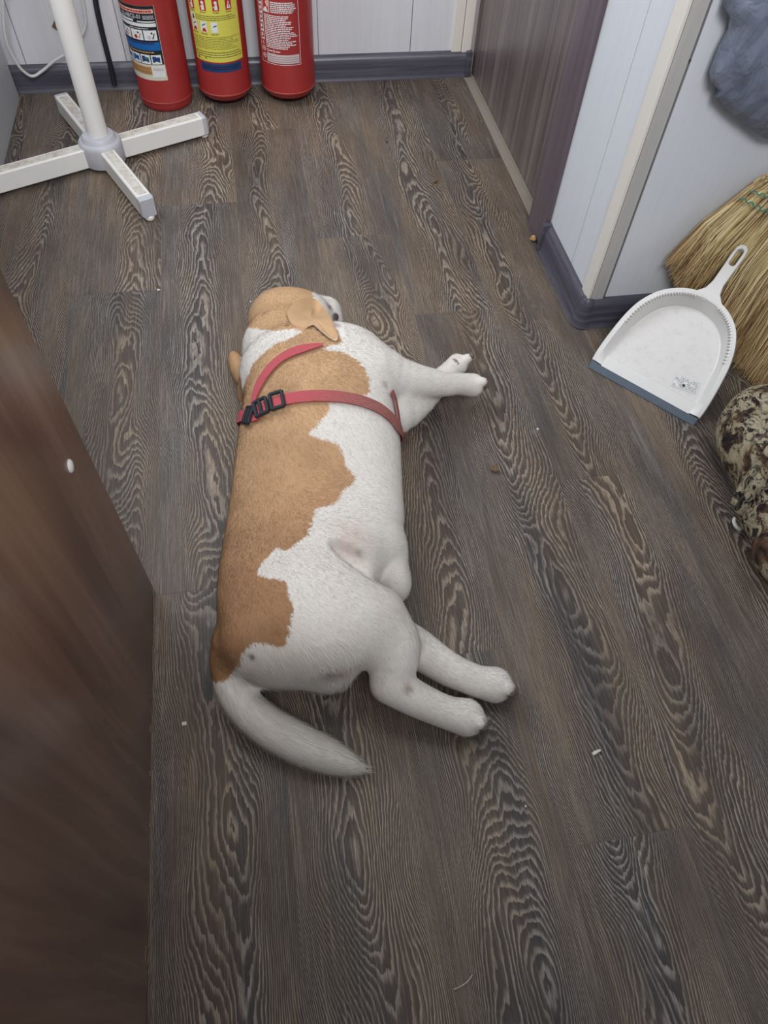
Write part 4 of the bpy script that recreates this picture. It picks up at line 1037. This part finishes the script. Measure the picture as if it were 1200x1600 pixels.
Ls = rng.uniform(.6, 1.2, NS)*np.where(ontail, 0.017, np.where(isear, 0.0042, np.where(ispaw, 0.0038, 0.0065)))
lift = rng.uniform(.08, .26, NS)[:, None]
eop = [along(W(a, b, .08), DH) for a, b in ((458,480),(472,469),(490,468),(503,477),(514,491),(521,504),(528,520),(526,530),(515,526),(505,518),(497,511),(488,507),(474,511),(460,508))]
Ls = np.where(inpoly(rth[:, 0], rth[:, 1], eop), 0.0006, Ls)
e = np.cross(fd, nn)
w0 = rng.uniform(.00022, .00042, NS)[:, None]
rt0 = rt-nn*0.0006
m1 = rt+(fd*0.55+nn*lift*0.7)*Ls[:, None]; tp = rt+(fd*1.0+nn*lift*0.75)*Ls[:, None]+rng.normal(0, .0005, rt.shape)
q5 = np.stack([rt0-e*w0, rt0+e*w0, m1-e*w0*.75, m1+e*w0*.75, tp], 1); q5[..., 2] = np.maximum(q5[..., 2], 0.0006)
fc = coat(rt)*rng.uniform(.88, 1.10, NS)[:, None]
hv = q5.reshape(-1, 3)-ORG[dog.name]
fm = bpy.data.meshes.new('fur'); b0 = np.arange(NS)*5
fm.vertices.add(NS*5); fm.vertices.foreach_set('co', hv.ravel())
loops = np.stack([b0, b0+1, b0+3, b0, b0+3, b0+2, b0+2, b0+3, b0+4], 1).ravel()
fm.loops.add(NS*9); fm.loops.foreach_set('vertex_index', loops.astype(np.int32))
fm.polygons.add(NS*3); fm.polygons.foreach_set('loop_start', (np.arange(NS*3)*3).astype(np.int32))
fm.update(calc_edges=True); fm.materials.append(M['hair'])
at = fm.color_attributes.new('coat', 'FLOAT_COLOR', 'POINT'); f4 = np.ones((NS, 5, 4), np.float32); f4[:, :, :3] = np.clip(fc, 0, 1)[:, None, :]; f4[:, 4, :3] *= 1.06; at.data.foreach_set('color', f4.ravel())
fur = bpy.data.objects.new('fur', fm); COL.objects.link(fur); fur.parent = dog; fur['kind'] = 'stuff'

# claws and pads
for k, (tp_, d_) in enumerate(TIPS):
    d_ = d_/np.linalg.norm(d_); a = tp_+d_*0.0075+np.array([0, 0, -0.001]); b = a+d_*0.007+np.array([0, 0, -0.0035]); b[2] = max(b[2], 0.0022); a[2] = max(a[2], 0.003)
    mb = MB(); mb.tube([a, (a+b)/2+np.array([0, 0, .0008]), b], [0.0022, 0.0017, 0.0005], 7); mb.obj('claw', M['claw'], dog, True)

for k, (tp_, d_) in enumerate(TIPS):
    d_ = d_/np.linalg.norm(d_); c_ = tp_+d_*0.0045+np.array([0.0005, -0.0035, -0.0045]) if k//4 != 1 else tp_+d_*0.004+np.array([0.004, -0.001, 0.0045])
    c_[2] = max(c_[2], 0.0062)
    mb = MB(); mb.lathe(c_-d_*0.0056, [(0.0005, 0), (0.0035, 0.0008), (0.0056, 0.0035), (0.0060, 0.0060), (0.0050, 0.0090), (0.0028, 0.0110), (0.0005, 0.0117)], 14, axis=d_); mb.obj('paw_pad', M['pad'], dog, True)
for c_, r_ in ((P(708, 567, .037)+np.array([.004, .0, 0]), .0125), (P(742, 609, .034), .009), (P(752, 1127, .016), .009), (P(727, 1133, .014), .009), (P(800, 1075, .014), .009), (P(783, 1085, .012), .009)):
    mb = MB(); mb.lathe(c_-np.array([0, 0, r_*.6]), [(0.0005, 0), (r_*.7, r_*.12), (r_, r_*.5), (r_*.8, r_*.95), (r_*.4, r_*1.15), (0.0005, r_*1.2)], 16, axis=(.2, -.25, .9)); mb.obj('paw_pad', M['pad'], dog, True)
# dark nose on the muzzle
nc = hit(525, 495); nd_ = nc-P(500, 497, .045); nd_ /= np.linalg.norm(nd_)
mb = MB(); mb.lathe(nc-nd_*0.005, [(0.0005, -0.001), (0.0066, 0.001), (0.0076, 0.003), (0.0066, 0.0050), (0.0040, 0.0059), (0.0005, 0.0062)], 18, axis=nd_); mb.obj('nose', M['nose'], dog, True)
# upper ear flopped over the cheek
eo = [(448,488),(458,475),(472,467),(486,465),(497,470),(506,480),(514,491),(520,503),(525,515),(528,527),(524,532),(515,527),(505,519),(497,512),(490,507),(484,509),(475,514),(463,512),(453,502)]
rpx = catmull([np.array(q, float) for q in eo]+[np.array(eo[0], float)], 4)[:-1]; NRg = len(rpx); nr = 16; cpx = np.array([486.0, 492.0])
T0 = np.full((nr+1, NRg), np.nan); DR = np.zeros((nr+1, NRg, 3))
for j in range(nr+1):
    for k in range(NRg):
        q = cpx+(rpx[k]-cpx)*(j/nr); d = ray(*q); d = d/np.linalg.norm(d); DR[j, k] = d
        h_ = bvh.ray_cast(Vector((0, 0, CAM_H)), Vector(d))
        if h_[0] is not None and h_[0].z > 0.025: T0[j, k] = h_[3]
T0 = np.where(np.isnan(T0), np.nanmedian(T0), T0); 
Tm = T0.copy()
for a_ in (-2, -1, 0, 1, 2):
    for b_ in (-2, -1, 0, 1, 2): Tm = np.minimum(Tm, np.roll(T0[np.clip(np.arange(nr+1)+a_, 0, nr)], b_, 1))
TS = T0-0.003
for _ in range(36):
    m_ = (np.roll(TS, 1, 1)+np.roll(TS, -1, 1))/2; TS[1:-1] = (TS[:-2]+TS[2:]+2*m_[1:-1])/4; TS[-1] = (TS[-2]+m_[-1])/2; TS[0] = TS[1].mean()
    TS = np.minimum(TS, Tm-0.0030)
for k in range(NRg):
    wl = max(0.0, min(1.0, (k-14)/14.0))*max(0.0, min(1.0, (66-k)/6.0))
    for j in range(nr+1):
        e_ = max(0.0, (j/nr-0.30)/0.70); TS[j, k] += (1-wl)*e_*0.0085
    lw = max(0.0, min(1.0, (k-30)/6.0))*max(0.0, min(1.0, (66-k)/5.0)); TS[-1, k] -= 0.0035*lw; TS[-2, k] -= 0.002*lw; TS[-3, k] -= 0.0008*lw
v = [np.array([0, 0, CAM_H])+DR[j, k]*TS[j, k] for j in range(nr+1) for k in range(NRg)]
nt = len(v); v2 = [p-np.array([0.0006, -0.0008, 0.0026]) for p in v]
f = []
for j in range(nr):
    for k in range(NRg):
        a, b = j*NRg+k, j*NRg+(k+1) % NRg; f.append((a, b, b+NRg, a+NRg)); f.append((nt+a+NRg, nt+b+NRg, nt+b, nt+a))
for k in range(NRg): a, b = nr*NRg+k, nr*NRg+(k+1) % NRg; f.append((a, b, nt+b, nt+a))
ear = obj('ear', v+v2, f, M['hair'], dog, True); sm(ear, 60)
ev = np.array(v+v2); n1_ = vnoise(ev, 40, 8)[:, None]; n2_ = vnoise(ev, 420, 9)[:, None]; ecx = LIN(194, 158, 120)*(0.88+0.16*vnoise(ev, 28, 5)[:, None])*(0.96+0.08*n2_)
rimw = np.zeros(len(ev)); rimw[:nt] = np.repeat(np.array([0]*nr+[1.0]), NRg); rimw[nt:] = rimw[:nt]; lowr = np.array([1.0 if (38 <= k <= 60) else 0.0 for k in range(NRg)]); rimw *= np.tile(lowr, 2*(nr+1))
ecx = ecx*(1-rimw[:, None]*.7)+LIN(226, 210, 190)*rimw[:, None]*.7; ecx[nt:nt+nr*NRg] = LIN(150, 118, 108)
e4 = np.ones((len(ev), 4), np.float32); e4[:, :3] = ecx; at = ear.data.color_attributes.new('coat', 'FLOAT_COLOR', 'POINT'); at.data.foreach_set('color', e4.ravel())
ear['label'] = 'tan ear flopped over the cheek'

# harness
def nearest(p):
    l_, n_, _, _ = bvh.find_nearest(Vector(p)); return np.array(l_), np.array(n_)
def ribbon(name, pts, width, parent, mat, wear=lambda s: 0.0, lift=0.0042, th=0.0018, zmin=0.006, wf=lambda s: 1.0):
    cs = catmull(pts, 6); q_ = []
    for p in cs: l_, n_ = nearest(p); q_.append((l_, n_))
    v = []; wr = []
    N_ = len(q_); nsm = []
    for i in range(N_):
        a = np.mean([q_[j][1] for j in range(max(0, i-3), min(N_, i+4))], 0); nsm.append(a/np.linalg.norm(a))
    ctr = [np.mean([q_[j][0] for j in range(max(0, i-1), min(N_, i+2))], 0) for i in range(N_)]
    for i in range(N_):
        tt = ctr[min(i+1, N_-1)]-ctr[max(i-1, 0)]; tt /= np.linalg.norm(tt); n_ = nsm[i]; sd = np.cross(tt, n_); sd /= np.linalg.norm(sd)
        for k in range(5):
            o_ = (k-2)/2*width/2*wf(i/(N_-1)); p, n2 = nearest(ctr[i]+sd*o_); n3 = n_*0.5+n2*0.5; n3 /= np.linalg.norm(n3)
            p = ctr[i]+sd*o_+n3*((p-(ctr[i]+sd*o_))@n3)
            base = p+n3*lift
            v.append(base); 
        for k in range(5):
            v.append(v[-5]+nsm[i]*th)
        wr += [wear(i/(N_-1))]*10
    for p in v: p[2] = max(p[2], zmin*0.2)
    f = []
    for i in range(N_-1):
        a = i*10; b = a+10
        for k in range(4): f.append((a+5+k, b+5+k, b+6+k, a+6+k)); f.append((a+k+1, b+k+1, b+k, a+k))
        f.append((a, b, b+5, a+5)); f.append((a+9, b+9, b+4, a+4))
    f.append((0, 5, 6, 7, 8, 9, 4, 3, 2, 1)); e0 = (N_-1)*10; f.append((e0+1, e0+2, e0+3, e0+4, e0+9, e0+8, e0+7, e0+6, e0+5, e0))
    o = obj(name, v, f, mat, parent, True); sm(o, 50)
    at_ = o.data.attributes.new('wear', 'FLOAT', 'POINT'); at_.data.foreach_set('value', np.array(wr, np.float32))
    return o, ctr, nsm
har = thing('harness', 'worn red webbing harness with black buckles around the dog', 'harness', tuple(W(470, 620, 0)))
girth = [W(382, 668, .012), W(386, 662, .04), hit(396, 652), hit(412, 640), hit(432, 631), hit(455, 625), hit(490, 621), hit(525, 622), hit(560, 628), hit(590, 640), hit(610, 656), hit(621, 672), W(629, 690, .05), W(632, 700, .02)]
gb, gctr, gn = ribbon('chest_strap', girth, 0.0185, har, M['strap'], lambda s: min(1, max(0, (s-0.38)/0.25)))
neck = [hit(398, 640), hit(401, 622), hit(409, 601), hit(422, 581), hit(441, 563), hit(465, 551), hit(488, 545), hit(506, 542)]
nb, _, _ = ribbon('neck_strap', neck, 0.0175, har, M['strap'], lambda s: 0.1, wf=lambda s: min(1.0, 0.35+s*2.2)*min(1.0, 0.25+(1-s)*3.0))
leg_s = [hit(607, 612), hit(614, 628), hit(617, 645), hit(619, 660), hit(622, 672)]
lb, _, _ = ribbon('belly_strap', leg_s, 0.013, har, M['strap'], lambda s: 0.95)
# buckles on the chest strap
def buckle(px, py, w_, l_, bars, name):
    p = hit(px, py); l0, n0 = nearest(p); i = int(np.argmin([np.linalg.norm(c_-l0) for c_ in gctr])); tt = gctr[min(i+6, len(gctr)-1)]-gctr[max(i-6, 0)]; n0 = np.mean(gn[max(0, i-3):i+4], 0); n0 /= np.linalg.norm(n0); tt -= n0*(tt@n0); tt /= np.linalg.norm(tt); sd = np.cross(tt, n0)
    c_ = gctr[i]+n0*0.0085; mb = MB()
    def bar(a, b, r): mb.tube([c_+tt*a[0]+sd*a[1], c_+tt*(a[0]+b[0])/2+sd*(a[1]+b[1])/2+n0*0.0004, c_+tt*b[0]+sd*b[1]], r, 10)
    for o_ in (-w_/2, w_/2): bar((-l_/2, o_), (l_/2, o_), 0.0030)
    for x_ in bars: bar((x_*l_/2, -w_/2), (x_*l_/2, w_/2), 0.0030)
    mb.obj(name, M['black'], har, True)
buckle(437, 630, 0.026, 0.019, (-1, 1), 'slider_buckle')
buckle(413, 639, 0.026, 0.020, (-1, -0.1, 1), 'slider_buckle')
buckle(397, 652, 0.024, 0.016, (-1, 0, 1), 'side_buckle')

# ------------------------------------------------------------------ hanging jacket, top right
t = thing('jacket', 'dark blue-grey nylon jacket hem hanging on the wall at top right', 'jacket', (0.95, 0.99, 0.36))
NU, NVt = 46, 60; v = []; 
def xl_(z):  # left edge by height
    zs = [0.36, 0.415, 0.445, 0.475, 0.51, 0.53, 0.545, 0.56, 0.58, 0.7, 1.0, 1.3]; xs_ = [0.80, 0.728, 0.690, 0.672, 0.672, 0.676, 0.672, 0.650, 0.652, 0.66, 0.70, 0.80]
    return np.interp(z, zs, xs_)
hr = random.Random(4)
def zbot_(x): return np.interp(x, [0.665, 0.69, 0.73, 0.81, 0.95, 1.2], [0.470, 0.445, 0.418, 0.374, 0.360, 0.36])
vf = []; vb = []
for i in range(NU):
    for j in range(NVt):
        uu = i/(NU-1); tt = j/(NVt-1)
        xb = 0.672+uu*0.50; z0_ = zbot_(xb); z = z0_+tt*(1.28-z0_)
        x = xl_(z)+uu*(1.17-0.08*tt-xl_(z)) if True else xb
        if tt < 0.15: x = x*(tt/0.15)+(xb)*(1-tt/0.15) if xb > xl_(z) else x
        edge_ = min(uu, 1-uu)*7; edge_ = min(1, edge_)**0.5; eb = min(1, tt*14)**0.5
        fold = 0.009*abs(math.sin(uu*19+tt*2.5+0.8*math.sin(tt*7)))**0.7+0.008*abs(math.sin(uu*9-tt*15))**0.6+0.004*abs(math.sin(uu*41+tt*17))-0.006
        th = (0.016+fold*0.9)*edge_*eb
        vf.append((x, 1.012-th*1.1, z)); vb.append((x, 1.022+0.006*edge_*eb, z))
v = vf+vb; nf = len(vf); f = []
for i in range(NU-1):
    for j in range(NVt-1):
        a = i*NVt+j; f.append((a, a+NVt, a+NVt+1, a+1)); f.append((nf+a+1, nf+a+NVt+1, nf+a+NVt, nf+a))
for i in range(NU-1):
    a = i*NVt; f.append((a, nf+a, nf+a+NVt, a+NVt)); b = a+NVt-1; f.append((b, b+NVt, nf+b+NVt, nf+b))
for j in range(NVt-1):
    f.append((j, j+1, nf+j+1, nf+j)); a = (NU-1)*NVt+j; f.append((a, nf+a, nf+a+1, a+1))
o = obj('shell', v, f, M['nylon'], t, True); sm(o, 60)
mb = MB(); mb.tube([(0.95, 1.035, 1.27), (0.95, 0.985, 1.265), (0.95, 0.975, 1.285)], 0.004, 8); hk = tag(mb.obj('hook', M['hub'], None, True, (0.95, 1.03, 1.27)), 'grey wall hook above the hanging jacket', 'hook')

# ------------------------------------------------------------------ camouflage bag, right edge
Fc_ = Field((0.56, 0.30, -0.01), (1.12, 0.95, 0.27), 0.0065)
Fc_.ball(W(1196, 700, .072), (0.066, 0.082, 0.070), 0.03, 20)
Fc_.ball(W(1190, 660, .080), (0.055, 0.060, 0.065), 0.03, 20)
Fc_.ball(W(1270, 740, .085), (0.115, 0.120, 0.092), 0.03, 20)
Fc_.ball(W(1215, 800, .060), (0.050, 0.060, 0.060), 0.02, 20)
Fc_.ball(W(1262, 860, .060), (0.085, 0.075, 0.066), 0.02, 30)
cv, cq = Fc_.mesh(0.002, 0.01)
bag = thing('camouflage_bag', 'puffy tree-bark camouflage cloth bag on the floor at the right edge', 'bag', tuple(W(1190, 800, 0)))
cn = cv.copy(); ph = cv[:, 0]*60+cv[:, 1]*25; cn[:, 2] += 0.0025*np.sin(ph)*(cv[:, 2] > 0.02)
o = obj('shell', cn, cq, M['camo'], bag, True)
bc = BVHTree.FromPolygons([tuple(q_) for q_ in cn], [tuple(int(i) for i in q_) for q_ in cq])
def hitb(x, y, dz=0.0):
    h_ = bc.ray_cast(Vector((0, 0, CAM_H)), Vector(ray(x, y)).normalized()); p = np.array(h_[0]) if h_[0] is not None else W(x, y, .05); return p+np.array([0, 0, dz])
mb = MB(); mb.tube(catmull([hitb(1147, 790, .004), hitb(1165, 758, .006), hitb(1185, 730, .007), hitb(1205, 702, .007), hitb(1240, 655, .006)], 5), [0.007]+[0.0085]*19+[0.007], 12); mb.obj('rolled_strap', M['camo'], bag, True)
mb = MB(); mb.tube(catmull([hitb(1155, 802, .005), hitb(1175, 770, .008), hitb(1200, 738, .009), hitb(1230, 700, .008)], 5), [0.009]+[0.0115]*14+[0.010], 12); mb.obj('rolled_strap', M['camo'], bag, True)
pts = [W(1148, 808, .022), W(1147, 816, .018), W(1151, 824, .014), W(1158, 829, .010)]
mb = MB(); pts = catmull(pts, 4); mb.tube(pts, [0.0008]+[0.003]*(len(pts)-2)+[0.0008], 8); c_ = mb.obj('zip_pull', M['capwhite'], bag, True); c_['label'] = 'white plastic crescent'

# ------------------------------------------------------------------ crumbs and scraps on the floor
def crumb(px, py, r, mat, name, label, sc=(1, 1, .6), rz=0.0, cat='crumb', seed=1):
    c_ = W(px, py, 0); rr = random.Random(seed); bm = bmesh.new(); bmesh.ops.create_icosphere(bm, subdivisions=2, radius=1)
    ph = [rr.uniform(0, 6) for _ in range(6)]
    for q in bm.verts:
        k = 1+0.22*math.sin(q.co.x*4+ph[0])+0.18*math.sin(q.co.y*5+ph[1])+0.15*math.sin(q.co.z*6+ph[2]); x, y, z = q.co*k
        x *= r*sc[0]; y *= r*sc[1]; z *= r*sc[2]; x, y = x*math.cos(rz)-y*math.sin(rz), x*math.sin(rz)+y*math.cos(rz); q.co = Vector((x, y, z))
    mz = min(q.co.z for q in bm.verts); bm.verts.index_update()
    o = obj(name, [(q.co.x+c_[0], q.co.y+c_[1], q.co.z-mz+0.0002) for q in bm.verts], [[q.index for q in f_.verts] for f_ in bm.faces], mat, None, False, tuple(c_)); bm.free()
    tag(o, label, cat); return o
crumb(772, 735, 0.0062, M['crumb'], 'crumb', 'brown crumb of dirt right of the dog belly', (1, 1.2, .7), 0.3, seed=2)
crumb(680, 285, 0.0055, M['crumb'], 'wood_chip', 'thin brown chip on the floor between extinguishers and brown door', (1.8, .6, .4), 0.5, 'chip', 3)
crumb(832, 377, 0.0075, M['lab_tan'], 'crumb', 'tan crumb at the foot of the dark door jamb', (1.2, .8, .7), 0.2, seed=4)
crumb(931, 1176, 0.0042, M['grain'], 'grain', 'white grain on the floor below the hind paws', (1.5, .5, .5), 0.3, 'grain', 5)
crumb(288, 1131, 0.0028, M['grain'], 'grain', 'tiny white speck on the floor left of the tail', (1, 1, .5), 0, 'grain', 6)
crumb(821, 1260, 0.0016, M['grain'], 'grain', 'tiny pale speck on the floor far below the lower hind paw', (1, 1, .5), 0, 'grain', 7)
crumb(818, 797, 0.0018, M['crumb'], 'crumb', 'tiny dark crumb just below the larger brown crumb', (1, 1, .6), 0, seed=8)
crumb(604, 223, 0.0024, M['black'], 'crumb', 'tiny black crumb on the floor right of the extinguishers', (1, 1.3, .6), 0, seed=9)
crumb(248, 454, 0.0030, M['grain'], 'grain', 'pale speck at a plank joint left of the dog head', (1, 1, .5), 0, 'grain', 10)
crumb(392, 472, 0.0016, M['grain'], 'grain', 'tiny white speck beside the top of the dog head', (1, 1, .5), 0, 'grain', 11)
crumb(840, 671, 0.0020, M['grain'], 'grain', 'tiny pale speck on the floor left below the dustpan', (1, 1, .5), 0, 'grain', 12)
pts = [W(709, 1546, 0.0012), W(720, 1541, 0.002), W(731, 1533, 0.0022), W(738, 1523, 0.0012)]
mb = MB(); mb.tube(catmull(pts, 6), 0.00042, 6); tag(mb.obj('hair_strand', M['grain'], None, True, tuple(pts[0])), 'single curved pale hair on the floor near the bottom', 'hair')
